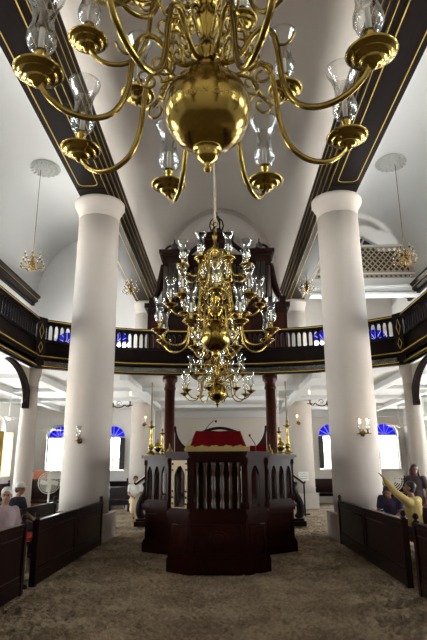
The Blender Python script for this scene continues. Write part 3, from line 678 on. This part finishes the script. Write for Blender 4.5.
# lettering round the nearest ball
for k, ch in enumerate('DM NOVVN GHRDI'):
    if ch == ' ': continue
    cu = bpy.data.curves.new('letter', 'FONT'); cu.body = ch; cu.size = 0.045; cu.extrude = 0.002; cu.align_x = 'CENTER'
    lo = bpy.data.objects.new('inscription', cu); C.objects.link(lo)
    a = -PI/2 + (k-6.5)*0.115; la = -0.26
    nrm = Vector((math.cos(a)*math.cos(la), math.sin(a)*math.cos(la), math.sin(la)))
    ux = Vector((-math.sin(a), math.cos(a), 0)); uz = nrm.cross(ux)
    m4 = Matrix((ux, uz, nrm)).transposed().to_4x4(); m4.translation = nrm*0.2800
    dg = bpy.context.evaluated_depsgraph_get(); lm = bpy.data.meshes.new_from_object(lo.evaluated_get(dg)); lm.transform(m4); C.objects.unlink(lo); bpy.data.objects.remove(lo)
    lm.materials.clear(); lm.materials.append(GOLD); put('inscription', lm, chA)
# hangers
def hanger(x, y, z0, z1, label, r=0.016, m=ROPE):
    h = thing('chandelier_hanger', label, 'rod', (x, y, 0)); MB().tube([(0, 0, z0), (0, 0, z1)], r, 8).build('rod', m, h)
    b_ = MB(); 
    k = 0
    z = z0
    while z < min(z1, z0+1.2):
        b_.ball((0, 0, z+0.06), (r*1.5, r*1.5, 0.02), 8); z += 0.12
    b_.build('link', m, h); return h
zc = 14.3
hanger(0.0, 2.98, 6.1, zc, 'pale rod holding the nearest brass chandelier')
hanger(-0.05, 10.25, 6.6, zc, 'pale rod holding the middle brass chandelier, behind the great ball')
hanger(-0.07, 14.6, 5.62, zc, 'pale rod holding the farthest brass chandelier')

def small_chandelier(label, loc, ztop, s=1.0, lit=True):
    root = thing('small_chandelier', label, 'chandelier', loc)
    MB().lathe([(0, -.3*s), (0.04*s, -.26*s), (0.03*s, -.22*s), (0.11*s, -.12*s), (0.12*s, -.06*s), (0.06*s, 0.02*s), (0.03*s, .06*s), (0.05*s, .15*s), (0.03*s, .22*s), (0.04*s, .32*s), (0.015*s, .42*s)], 14).build('stem', BRASSD, root)
    MB().tube([(0, 0, 0.4*s), (0, 0, ztop-loc[2])], 0.012, 6).build('rod', BRASSD, root)
    for tier, (n_, z_, r_) in enumerate(((8, -.1, .42), (8, .12, .33), (6, .32, .3))):
        ame = None
        for k in range(n_):
            a = 2*PI*k/n_+tier*0.4
            if ame is None:
                pts = spline([(0.03*s, 0, 0), (r_*0.4*s, 0, -.08*s), (r_*0.8*s, 0, -.1*s), (r_*s, 0, -.02*s)], 4)
                ao = MB().tube(pts, 0.012*s, 6).lathe([(0.045*s, 0), (0.04*s, 0.02*s), (0.015*s, 0.03*s), (0.015*s, 0.06*s)], 8, Matrix.Translation((r_*s, 0, -.02*s))).build('arm', BRASSD, root); ame = ao.data
                bo = MB().ball((r_*s, 0, .07*s), (0.02*s, 0.02*s, 0.045*s), 8).build('bulb', WAX, ao); bme = bo.data
            else: ao = put('arm', ame, root); put('bulb', bme, ao)
            ao.location.z = z_*s; ao.rotation_euler.z = a
    return root
small_chandelier('small brass chandelier hanging from the left aisle medallion', (-6.83, 18.14, 8.87), 12.72)
small_chandelier('small brass chandelier hanging from the right aisle medallion', (6.74, 18.14, 8.9), 12.72)
small_chandelier('little brass chandelier under the far end of the left beam', (-3.45, 19.6, 8.32), 8.93, 0.75)
small_chandelier('little brass chandelier under the far end of the right beam', (3.38, 19.6, 8.3), 8.93, 0.75)
for sx, x, nm in ((-1, -6.68, 'left'), (1, 6.6, 'right')):
    root = tag(MB().lathe([(0, -0.1), (0.07, -0.11), (0.1, -0.04), (0.15, -0.03), (0.2, -0.07), (0.24, -0.02), (0.33, -0.03), (0.36, -0.06), (0.4, 0.0), (0.5, 0.0), (0.55, -0.03), (0.6, 0.02), (0.58, 0.09), (0, 0.09)], 40).build('ceiling_medallion', MEDAL, None, (x, 18.14, 12.75)), 'round ornate plaster medallion on the ceiling of the %s aisle' % nm, 'medallion')
    for k in range(16):
        a = 2*PI*k/16
        if k == 0: lf = MB().ball((0.48, 0, -0.02), (0.085, 0.055, 0.06), 8).ball((0.29, 0.03, -0.03), (0.045, 0.035, 0.045), 8).build('leaf', MEDAL, root); lme = lf.data
        else: lf = put('leaf', lme, root)
        lf.rotation_euler.z = a

# ------------------------------------------------------------ sconces
def sconce(label, loc, ang, reach, shades, lit):
    s = thing('wall_sconce', label, 'sconce', loc, ang)
    MB().lathe([(0.07, 0), (0.07, 0.02), (0.03, 0.04)], 14, Matrix.Rotation(PI/2, 4, 'Y')).build('backplate', BRASSD, s)
    pts = spline([(0.02, 0, 0), (reach*0.25, 0, -.07), (reach*0.55, 0, -.05), (reach*0.7, 0, 0.0), (reach*0.85, 0, -.05), (reach, 0, -.02)], 5)
    b_ = MB().tube(pts, 0.014, 6)
    b_.tube([(reach*0.35+0.07*math.cos(a)*(1-a/9), 0, 0.04+0.07*math.sin(a)*(1-a/9)) for a in [i*0.5 for i in range(13)]], 0.009, 6)
    ys = [0] if shades < 2 else [-0.09, 0.09]
    if len(ys) > 1: b_.tube([(reach, -0.09, 0), (reach, 0.09, 0)], 0.014, 6)
    b_.build('arm', BRASSD, s)
    for y in ys:
        MB().lathe([(0.075, 0), (0.08, 0.015), (0.02, 0.02), (0.016, 0.07), (0.024, 0.09), (0.024, 0.11)], 14).build('drip_pan', BRASSD, s, (reach, y, -0.02))
        MB().lathe([(0.012, 0.09), (0.012, 0.27), (0, 0.28)], 8).build('candle', WAX, s, (reach, y, -0.02))
        if shades: shade_mesh(0.62).build('glass_shade', GLASS, s, (reach, y, -0.02), fix=False)
        if lit: MB().lathe([(0, 0.27), (0.018, 0.29), (0.02, 0.31), (0.006, 0.35), (0, 0.36)], 8).build('lit_bulb', FLAME, s, (reach, y, -0.02))
sconce('brass sconce with one glass shade on the face of left large column', (-3.42, 13.24, 2.28), -PI/2+0.1, 0.22, 1, False)
sconce('brass sconce with two glass shades on the face of right large column', (3.46, 13.24, 2.4), -PI/2-0.1, 0.22, 2, True)
sconce('scrolled bracket with lit bulb on the inner side of left large column', (-2.80, 13.95, 3.22), 0, 0.46, 0, True)
sconce('scrolled bracket with lit bulb on the inner side of right large column', (2.80, 13.95, 3.22), PI, 0.46, 0, True)
sconce('small lit sconce on the far column left of the platform', (-3.3, 23.02, 3.4), -PI/2+0.5, 0.2, 0, True)
sconce('small lit sconce on the far column right of the platform', (3.3, 23.02, 3.4), -PI/2-0.5, 0.2, 0, True)

# ------------------------------------------------------------ pews
def finial(mb, x, y, z): mb.lathe([(0.045, 0), (0.045, 0.02), (0.02, 0.035), (0.04, 0.06), (0.045, 0.085), (0.03, 0.115), (0, 0.13)], 12, Matrix.Translation((x, y, z)))
def partition(x, y0, y1, sx, label, mids=1, h=0.87):
    L = y1-y0; t = thing('pew_partition', label, 'partition', (x, y0, 0))
    MB().box((0, L/2, h/2-0.02), (0.04, L, h)).build('panel', PEWM, t)
    MB().box((0, L/2, h), (0.1, L, 0.045)).box((0, L/2, h-0.06), (0.06, L, 0.04)).box((0, L/2, 0.06), (0.06, L, 0.16)).build('rail', PEWM, t)
    b_ = MB()
    for k in range(mids+1):
        a, b2 = L*k/(mids+1)+0.12, L*(k+1)/(mids+1)-0.12
        for xx in (-0.022, 0.022): MB().tube([(xx, a, 0.22), (xx, b2, 0.22), (xx, b2, h-0.14), (xx, a, h-0.14)], 0.012, 4, closed=True).build('panel_moulding', PEWM, t)
    for k in range(mids+2):
        yy = min(max(L*k/(mids+1), 0.04), L-0.04)
        e = k in (0, mids+1); p = MB().box((0, 0, (h+(0.04 if e else 0))/2-0.03), (0.09 if e else 0.06, 0.09, h+(0.04 if e else 0)))
        if e: finial(p, 0, 0, h+0.02)
        p.build('post', PEWM, t, (0, yy, 0))
    return t
def bench(x, y, L, rz, label, h=0.87, cushion=True, group=None):
    t = thing('pew_bench', label, 'bench', (x, y, 0), rz, group)      # back along local y, seat towards local +x
    MB().box((0, L/2, h*0.62), (0.035, L, h*0.72)).box((0, L/2, h), (0.08, L, 0.04)).build('backrest', PEWM, t)
    MB().box((0.3, L/2, 0.42), (0.58, L, 0.04)).build('seat', PEWM, t)
    if cushion: MB().box((0.31, L/2, 0.465), (0.57, L-0.1, 0.06)).build('cushion', CUSH, t)
    for yy in (0.04, L-0.04):
        p = MB().box((0, 0, h/2-0.01), (0.08, 0.08, h+0.04)); finial(p, 0, 0, h+0.02); p.build('post', PEWM, t, (0, yy, 0))
        MB().box((0, 0, 0.2), (0.06, 0.06, 0.42)).build('leg', PEWM, t, (0.46, yy, 0))
        MB().box((0, 0, 0), (0.48, 0.05, 0.04)).build('armrest', PEWM, t, (0.24, yy, 0.66))
    return t
partition(-2.75, 8.5, 12.95, -1, 'long dark wooden pew partition along the left aisle, ending at the large column')
partition(-2.75, 3.4, 8.02, -1, 'dark pew partition cut by the left edge of the picture', 1)
partition(2.72, 8.35, 12.9, 1, 'long dark wooden pew partition along the right aisle, ending at the large column')
partition(2.72, 3.2, 7.9, 1, 'dark pew partition cut by the right edge of the picture', 1)
bench(-3.84, 9.7, 3.3, 0, 'dark pew bench behind the left partition, facing the aisle')
bench(-3.84, 5.0, 3.9, 0, 'dark pew bench with red cushion behind the near left partition')
bench(-4.6, 9.3, 3.0, 0, 'dark pew bench in the second row on the left, man in cap sitting on it')
bench(3.84, 12.95, 4.2, PI, 'dark pew bench behind the right partition, facing the aisle')
bench(3.84, 8.6, 4.3, PI, 'dark pew bench with red cushion behind the near right partition')
bench(4.95, 11.9, 4.0, PI, 'dark pew bench in the second row on the right, near the standing woman')
bench(-5.7, 24.3, 1.6, -PI/2, 'dark bench against the back wall under the inner left window', 1.05, False)
bench(-8.3, 24.3, 2.4, -PI/2, 'dark bench against the back wall under the outer left window', 1.05, False)
bench(4.35, 26.5, 1.9, -PI/2, 'dark bench against the back wall under the inner right window', 1.05, False)
bench(6.5, 26.5, 2.2, -PI/2, 'dark bench against the back wall under the outer right window', 1.05, False)
bench(-8.4, 19.3, 2.6, 0, 'dark bench by the outer left wall, behind the slim column', 1.05, False)
bench(-7.7, 21.9, 2.6, -PI/2, 'dark bench standing in front of the orange brown cabinet', 1.2, False)
bench(1.75, 22.9, 1.0, -PI/2, 'short dark bench in front of the far right column', 1.1, False)
# orange cabinet and chair
t = thing('wooden_cabinet', 'orange brown wooden cabinet standing by the left back wall', 'cabinet', (-7.5, 22.9, 0))
MB().box((0, 0, 0.75), (0.5, 0.4, 1.5)).box((0, 0, 1.52), (0.56, 0.45, 0.05)).build('carcass', mat('orange_wood', (0.28, 0.08, 0.02), 0.45, var=0.3), t)
for x in (-0.15, 0.15):
    dd = MB().box((x*0.8, -0.21, 0.78), (0.22, 0.02, 1.3)).build('door', MATS['orange_wood'], t); MB().ball((x*0.3, -0.235, 0.8), 0.015, 8).build('knob', BRASSD, dd)

# ------------------------------------------------------------ reading stands either side of the platform
def stand(x, y, sx, label):
    t = thing('book_stand', label, 'lectern', (x, y, 0))
    MB().box((0, 0, 0.05), (0.5, 0.45, 0.14)).box((0, 0, 0.15), (0.4, 0.36, 0.08)).build('base', PEWM, t)
    pts = spline([(0.02*sx, 0, 0.18), (0.12*sx, 0, 0.35), (0.1*sx, 0, 0.62), (-0.02*sx, 0, 0.86), (-0.06*sx, 0, 1.05), (0.02*sx, 0, 1.2)], 5)
    n_ = len(pts); MB().tube(pts, [0.11-0.06*i/n_+0.035*math.sin(PI*i/n_) for i in range(n_)], 12).build('pedestal', DARK, t)
    T = Matrix.Translation((0.05*sx, 0, 1.3)) @ Matrix.Rotation(sx*math.radians(36), 4, 'Y')
    MB().box((0, 0, 0), (0.5, 0.42, 0.04), M=T).box((0.24*sx, 0, 0.03), (0.03, 0.42, 0.06), M=T).build('desk', DARK, t)
    tag(MB().box((0, 0, 0.04), (0.4, 0.34, 0.03), M=Matrix.Translation((x, y, 0)) @ T).build('open_book', PAPER), 'open white book lying on the %s stand' % ('right book' if sx > 0 else 'left book'), 'book')
stand(-2.3, 16.7, -1, 'dark curved book stand left of the platform')
stand(2.2, 16.6, 1, 'dark curved book stand right of the platform')
t = thing('notice_board', 'small pale notice board on a post right of the platform', 'sign', (2.95, 20, 0))
MB().box((0, 0, 1.3), (0.36, 0.03, 0.3)).build('board', PAPER, t)
MB().box((0, 0.03, 0.6), (0.05, 0.03, 1.3)).box((0, 0.03, 0.02), (0.3, 0.3, 0.04)).build('post', DARK, t)
b_ = MB()
for k in range(3): b_.box((0, -0.018, 1.38-k*0.08), (0.24, 0.004, 0.012))
b_.build('lines', SHUT, t)

# fans
def ped_fan(x, y, z, rz, label):
    t = thing('pedestal_fan', label, 'fan', (x, y, 0), rz)
    MB().lathe([(0.22, 0), (0.22, 0.03), (0.05, 0.06)], 20).build('base', METW, t)
    MB().tube([(0, 0, 0.04), (0, 0, z-0.1)], 0.025, 8).build('pole', METW, t)
    MB().lathe([(0.03, -0.05), (0.08, -0.03), (0.08, 0.1), (0.03, 0.16)], 14, Matrix.Translation((0, 0, z)) @ Matrix.Rotation(-PI/2, 4, 'X')).build('motor', METW, t)
    c = MB()
    for rr in (0.27, 0.22, 0.17, 0.12, 0.07):
        for yy in (-0.1, ): c.tube([(rr*math.cos(a), yy-0.03+0.3*rr*rr*2, z+rr*math.sin(a)) for a in [2*PI*i/24 for i in range(24)]], 0.009, 4, closed=True)
    for k in range(28):
        a = 2*PI*k/28; c.tube([(0.03*math.cos(a), -0.13, z+0.03*math.sin(a)), (0.27*math.cos(a), -0.085, z+0.27*math.sin(a)), (0.27*math.cos(a), 0.0, z+0.27*math.sin(a))], 0.004, 4)
    c.build('cage', METW, t)
    for k in range(4):
        a = PI/2*k
        T = Matrix.Translation((0, -0.05, z)) @ Matrix.Rotation(a, 4, 'Y')
        MB().prism([(-0.02, 0.02), (0.06, 0.12), (0.08, 0.22), (-0.02, 0.24), (-0.06, 0.12)], -0.006, 0.006, M=T @ Matrix.Rotation(PI/2, 4, 'X')).build('blade', METW, t)
ped_fan(-4.45, 14.4, 1.28, 0.2, 'cream pedestal fan standing on the left beside the slim column')
ped_fan(4.4, 14.4, 1.28, -0.2, 'cream pedestal fan behind the pointing man on the right')
def ceil_fan(x, y, z, label, a0):
    t = thing('ceiling_fan', label, 'fan', (x, y, 0))
    MB().tube([(0, 0, z+0.05), (0, 0, 4.38)], 0.015, 8).build('rod', WHITE, t)
    MB().lathe([(0, -0.1), (0.06, -0.08), (0.12, -0.04), (0.12, 0.04), (0.04, 0.08)], 18, Matrix.Translation((0, 0, z))).build('motor', METW, t)
    for k in range(4):
        MB().box((0.4, 0, z), (0.6, 0.13, 0.012)).build('blade', METW, t, (0, 0, 0), a0+PI/2*k)
ceil_fan(-7.9, 20, 3.45, 'white ceiling fan under the left gallery near the picture edge', 0.2)
ceil_fan(-7.6, 24, 3.28, 'white ceiling fan in front of the outer left window', 0.5)
ceil_fan(7.85, 24, 3.35, 'white ceiling fan in front of the outer right window', 0.3)
ceil_fan(7.5, 20, 3.35, 'white ceiling fan under the right gallery near the picture edge', 0.1)

# ------------------------------------------------------------ people
def rem(mb, voxel, name, m, parent, smooth=3):
    me = bpy.data.meshes.new('t'); bmesh.ops.recalc_face_normals(mb.bm, faces=mb.bm.faces); mb.bm.to_mesh(me); mb.bm.free()
    to = bpy.data.objects.new('t', me); C.objects.link(to)
    r = to.modifiers.new('r', 'REMESH'); r.mode = 'VOXEL'; r.voxel_size = voxel; r.use_smooth_shade = True
    s = to.modifiers.new('s', 'SMOOTH'); s.iterations = smooth; s.factor = 0.5
    dg = bpy.context.evaluated_depsgraph_get(); out = bpy.data.meshes.new_from_object(to.evaluated_get(dg)); C.objects.unlink(to); bpy.data.objects.remove(to)
    out.materials.clear(); out.materials.append(m)
    return put(name, out, parent)
def cap(mb, p, q, r1, r2):
    p, q = Vector(p), Vector(q); mb.ball(p, r1, 12); mb.ball(q, r2, 12); mb.tube([p, q], [r1, r2], 12)
def V(*a): return Vector(a)
def person(label, loc, rz, J, skin, topm, botm, hair, hairkind, long_sleeve=False, skirt=False, bottom_len=1.0, head_yaw=0.0, lean=0.0, shoe=BLACK, point=False, name='person', glasses=False, capm=None, fat=1.0):
    t = thing(name, label, 'person', loc, rz)
    b_ = MB(); j = {k: Vector(v) for k, v in J.items()}
    cap(b_, j['pelvis'], j['waist'], 0.14*fat, 0.125*fat); cap(b_, j['waist'], j['chest'], 0.12*fat, 0.14*fat); cap(b_, j['chest'], j['neck'], 0.1, 0.055)
    cap(b_, j['neck'], j['head']-V(0, 0, 0.05), 0.052, 0.05)
    for s in 'lr':
        cap(b_, j['sh'+s], j['chest'], 0.06, 0.1); cap(b_, j['sh'+s], j['el'+s], 0.052, 0.04); cap(b_, j['el'+s], j['wr'+s], 0.04, 0.027)
        cap(b_, j['hip'+s], j['kn'+s], 0.085, 0.058); cap(b_, j['kn'+s], j['an'+s], 0.055, 0.038); cap(b_, j['an'+s], j['to'+s], 0.038, 0.03)
        # hand: palm and five fingers
        d_ = (j['wr'+s]-j['el'+s]).normalized(); sd = d_.cross(V(0, 0, 1))
        if sd.length < 0.1: sd = V(1, 0, 0)
        sd.normalize(); nn = sd.cross(d_).normalized(); w0 = j['wr'+s]; pc = w0+d_*0.06
        for q in (-0.022, 0, 0.022): cap(b_, w0+sd*q*0.6, w0+d_*0.085+sd*q*1.2, 0.016, 0.014)
        sgn = 1 if s == 'l' else -1
        for k, (off, ln) in enumerate(((-0.03, 0.055), (-0.011, 0.072), (0.009, 0.076), (0.028, 0.068))):
            st_ = w0+d_*0.085+sd*off*sgn
            cu_ = 0.25 if not (point and s == 'r') else (0.02 if k == 3 else 0.9)
            m1 = st_+d_*ln*0.5-nn*ln*0.15*cu_; m2 = m1+d_*ln*0.45*(1-cu_*0.5)-nn*ln*0.6*cu_
            cap(b_, st_, m1, 0.0095, 0.009); cap(b_, m1, m2, 0.009, 0.0075)
        th = w0+d_*0.03+sd*0.025*sgn; cap(b_, th, th+d_*0.035+sd*0.03*sgn, 0.012, 0.010); cap(b_, th+d_*0.035+sd*0.03*sgn, th+d_*0.065+sd*0.035*sgn, 0.010, 0.008)
    hd = j['head']; Ry = Matrix.Translation(hd) @ Matrix.Rotation(head_yaw, 4, 'Z') @ Matrix.Rotation(lean, 4, 'X')
    def H(p): return Ry @ Vector(p)
    for c_, r_ in (((0, -0.005, 0.03), (0.074, 0.092, 0.085)), ((0, 0.02, -0.035), (0.058, 0.068, 0.075)), ((0, 0.045, -0.075), (0.03, 0.03, 0.025)), ((0, 0.088, -0.015), (0.014, 0.02, 0.022)), ((0, 0.08, 0.01), (0.01, 0.014, 0.03)), ((0.076, -0.005, -0.005), (0.01, 0.018, 0.03)), ((-0.076, -0.005, -0.005), (0.01, 0.018, 0.03)), ((0, 0.078, -0.05), (0.022, 0.012, 0.008))):
        T = Ry @ Matrix.Translation(c_) @ Matrix.Diagonal((*r_, 1)); pr = [(math.sin(PI*i/8), -math.cos(PI*i/8)) for i in range(9)]; pr[0] = (0, -1); pr[-1] = (0, 1)
        b_.lathe(pr, 14, T)
    rem(b_, 0.0095, 'body', skin, t)
    for s in (-1, 1): MB().ball(H((s*0.03, 0.078, 0.012)), 0.0105, 8).build('eye', mat('eye_dark', (0.03, 0.02, 0.015), 0.2), t)
    MB().tube([H((-0.022, 0.086, -0.052)), H((0, 0.09, -0.054)), H((0.022, 0.086, -0.052))], 0.004, 6).build('mouth', mat('lip', (0.3, 0.08, 0.06), 0.5), t)
    hb = MB()
    def hball(c_, r_):
        T = Ry @ Matrix.Translation(c_) @ Matrix.Diagonal((*r_, 1)); pr = [(math.sin(PI*i/8), -math.cos(PI*i/8)) for i in range(9)]; pr[0] = (0, -1); pr[-1] = (0, 1); hb.lathe(pr, 14, T)
    hball((0, -0.016, 0.055), (0.085, 0.094, 0.08)); hball((0, -0.045, 0.0), (0.08, 0.065, 0.075))
    if hairkind == 'long':
        for x in (-0.06, 0, 0.06): cap(hb, H((x, -0.05, 0.0)), H((x*1.4, -0.06+0.02*abs(x)*10, -0.26)), 0.05, 0.035)
        for x in (-0.075, 0.075): cap(hb, H((x, 0.0, 0.02)), H((x*1.15, 0.01, -0.2)), 0.025, 0.02)
    elif hairkind == 'bob':
        for x in (-0.07, 0, 0.07): cap(hb, H((x, -0.04, 0.0)), H((x*1.1, -0.04, -0.09)), 0.045, 0.03)
    rem(hb, 0.012, 'hair', hair, t)
    if capm:
        MB().lathe([(0.095, 0.035), (0.098, 0.06), (0.09, 0.1), (0.06, 0.135), (0, 0.147)], 20, Ry).build('cap', capm, t)
        cb = MB(); cb.prism([(-0.07, 0.07), (-0.06, 0.13), (0, 0.16), (0.06, 0.13), (0.07, 0.07)], 0.045, 0.055, M=Ry); cb.build('cap_peak', capm, t)
    if glasses:
        g_ = MB()
        for s in (-1, 1): g_.tube([H((s*0.032+0.022*math.cos(a), 0.098, 0.012+0.017*math.sin(a))) for a in [2*PI*i/12 for i in range(12)]], 0.003, 4, closed=True)
        g_.tube([H((-0.01, 0.1, 0.014)), H((0.01, 0.1, 0.014))], 0.003, 4); g_.build('glasses', BLACK, t)
    # top
    s_ = MB(); e = 0.018
    cap(s_, j['pelvis']+V(0, 0, 0.02), j['waist'], 0.14*fat+e, 0.125*fat+e); cap(s_, j['waist'], j['chest'], 0.12*fat+e, 0.14*fat+e); cap(s_, j['chest'], j['chest']+(j['neck']-j['chest'])*0.5, 0.12, 0.085)
    for s in 'lr':
        cap(s_, j['sh'+s], j['chest'], 0.075, 0.115)
        if long_sleeve: cap(s_, j['sh'+s], j['el'+s], 0.075, 0.06); cap(s_, j['el'+s], j['el'+s].lerp(j['wr'+s], 0.92), 0.058, 0.042)
        else: cap(s_, j['sh'+s], j['sh'+s].lerp(j['el'+s], 0.6), 0.075, 0.062)
    rem(s_, 0.014, 'shirt', topm, t)
    # bottom
    k_ = MB(); cap(k_, j['pelvis'], j['pelvis']-V(0, 0, 0.01), 0.15*fat+0.008, 0.15*fat)
    for s in 'lr':
        if skirt:
            cap(k_, j['hip'+s], j['kn'+s], 0.115, 0.11)
            if bottom_len > 1: cap(k_, j['kn'+s], j['kn'+s].lerp(j['an'+s], 0.55), 0.11, 0.13)
        else: cap(k_, j['hip'+s], j['kn'+s], 0.105, 0.078); cap(k_, j['kn'+s], j['kn'+s].lerp(j['an'+s], 0.93), 0.075, 0.06)
    if skirt: cap(k_, (j['hipl']+j['hipr'])/2, (j['knl']+j['knr'])/2, 0.12, 0.11)
    rem(k_, 0.014, 'skirt' if skirt else 'trousers', botm, t)
    for s in 'lr':
        h_ = MB(); d2 = j['to'+s]-j['an'+s]; cap(h_, j['an'+s]-V(0, 0, 0.035), j['to'+s], 0.044, 0.036); rem(h_, 0.012, 'shoe', shoe, t)
    return t
def seated(h=0.0, **kw):
    J = dict(pelvis=(0, 0, .58), waist=(0, 0, .76), chest=(0, .01, .95), neck=(0, .02, 1.12), head=(0, .05, 1.25), shl=(-.17, 0, 1.03), shr=(.17, 0, 1.03), ell=(-.22, .08, .78), elr=(.22, .08, .78), wrl=(-.13, .3, .7), wrr=(.13, .3, .7), hipl=(-.09, .02, .56), hipr=(.09, .02, .56), knl=(-.12, .42, .53), knr=(.12, .42, .53), anl=(-.12, .44, .1), anr=(.12, .44, .1), tol=(-.13, .58, .05), tor=(.13, .58, .05))
    J.update(kw); return J
def standing(**kw):
    J = dict(pelvis=(0, 0, .93), waist=(0, 0, 1.1), chest=(0, 0, 1.28), neck=(0, .0, 1.43), head=(0, .03, 1.55), shl=(-.16, 0, 1.36), shr=(.16, 0, 1.36), ell=(-.23, .0, 1.08), elr=(.23, .0, 1.08), wrl=(-.2, .1, .85), wrr=(.12, .22, 1.05), hipl=(-.09, 0, .88), hipr=(.09, 0, .88), knl=(-.1, .02, .5), knr=(.1, .04, .5), anl=(-.1, 0, .09), anr=(.1, 0, .09), tol=(-.11, .15, .05), tor=(.11, .15, .05))
    J.update(kw); return J
SK1 = mat('skin_light', (0.36, 0.18, 0.12), 0.55); SK2 = mat('skin_tan', (0.27, 0.12, 0.07), 0.55)
GREYH = mat('hair_grey', (0.62, 0.60, 0.56), 0.8); DKH = mat('hair_dark', (0.012, 0.008, 0.006), 0.5); BRH = mat('hair_brown', (0.06, 0.03, 0.015), 0.6)
PINK = mat('pale_pink_cloth', (0.42, 0.31, 0.32), 0.9, var=0.25, vscale=25); NAVY = mat('navy_cloth', (0.018, 0.024, 0.04), 0.9, var=0.3)
YEL = mat('yellow_shirt', (0.55, 0.40, 0.13), 0.85, var=0.15); PURP = mat('purple_top', (0.035, 0.022, 0.06), 0.9, var=0.3); DKC = mat('dark_cloth', (0.02, 0.018, 0.02), 0.9)
DPR = mat('dark_print', (0.03, 0.02, 0.025), 0.9, col2=(0.09, 0.05, 0.06), vscale=30); JEAN = mat('dark_jeans', (0.03, 0.04, 0.06), 0.9); GREENS = mat('pale_green_skirt', (0.36, 0.42, 0.30), 0.9)
CREAM = mat('cream_skirt', (0.62, 0.50, 0.30), 0.9); WSH = mat('white_shirt', (0.7, 0.68, 0.64), 0.9); CAPM = mat('white_cap', (0.7, 0.7, 0.64), 0.8); KHAKI = mat('khaki_cloth', (0.25, 0.2, 0.13), 0.9)
person('seated older person with short grey hair and pale pink blouse behind the left partition', (-3.22, 8.4, 0), -PI/2-0.75, seated(), SK1, PINK, KHAKI, GREYH, 'short', long_sleeve=True, glasses=True, head_yaw=-0.5, fat=1.12)
person('seated man in white cap and navy shirt in the second row on the left', (-3.98, 10.95, 0), -PI/2-0.25, seated(), SK2, NAVY, JEAN, BRH, 'short', head_yaw=0.2, capm=CAPM, fat=1.12)
person('seated woman with cream skirt and white blouse reading, left of the platform', (-2.95, 19.0, 0), PI+0.35, seated(head=(0, .08, 1.24)), SK2, WSH, CREAM, BRH, 'short', skirt=True, bottom_len=2, lean=-0.35, long_sleeve=False)
bench(-2.6, 19.5, 0.8, PI/2+PI+0.35, 'small dark bench under the reading woman', 0.8, False)
person('seated person in pale green skirt, mostly hidden by left large column', (-4.35, 20.9, 0), PI-0.9, seated(knl=(-.1, .42, .5), anl=(-.05, .62, .1), tol=(-.05, .76, .06), knr=(.1, .42, .52), anr=(.12, .7, .1), tor=(.12, .84, .06)), SK2, WSH, GREENS, DKH, 'bob', skirt=True)
bench(-4.5, 21.35, 1.1, -PI+0.65+PI/2, 'small dark bench under the person in green skirt', 0.9, False)
YL = (3.38, 9.9, 0); 
person('man in yellow shirt seated with his back turned, raising one arm to point', YL, 0.75, seated(chest=(0, .0, .97), neck=(0, .01, 1.13), head=(0, .04, 1.26), shl=(-.19, 0, 1.05), shr=(.19, 0, 1.05), ell=(-.33, .12, 1.2), wrl=(-.40, .27, 1.42), elr=(.25, .1, .8)), SK2, YEL, JEAN, DKH, 'short', long_sleeve=True, head_yaw=0.5, lean=0.35, fat=1.0)
person('seated woman in dark purple top leaning forward behind the right partition', (3.3, 10.95, 0), PI/2+1.0, seated(head=(0, .12, 1.14), neck=(0, .07, 1.06), chest=(0, .04, .92)), SK2, PURP, DKC, DKH, 'bob', lean=-0.3, fat=0.9)
person('standing woman with long dark hair and dark patterned dress on the right', (4.42, 12.65, 0), PI-0.6, standing(), SK2, DPR, DPR, DKH, 'long', skirt=True, head_yaw=0.5)

GR = dict(column='white plaster columns', gallery_column='slim columns under the gallery', gallery_balustrade='black and gold gallery balustrades', gallery_bracket='curved brackets under the gallery', mahogany_column='dark red wooden columns', screen_panel='round topped panels beside the red columns', small_chandelier='small brass chandeliers', ceiling_medallion='ceiling medallions', wall_sconce='candle sconces', pew_partition='pew partitions along the aisle', pew_bench='dark pew benches', book_stand='curved book stands', open_book='open books on the stands', pedestal_fan='pedestal fans', ceiling_fan='ceiling fans under the gallery', brass_urn='brass urns on the platform rail', gooseneck_microphone='microphones by the desk', chandelier_hanger='pale rods of the large chandeliers')
for o in list(C.objects):
    k = o.name.split('.')[0]
    if o.parent is None and k in GR and 'label' in o and 'kind' not in o: o['group'] = GR[k]
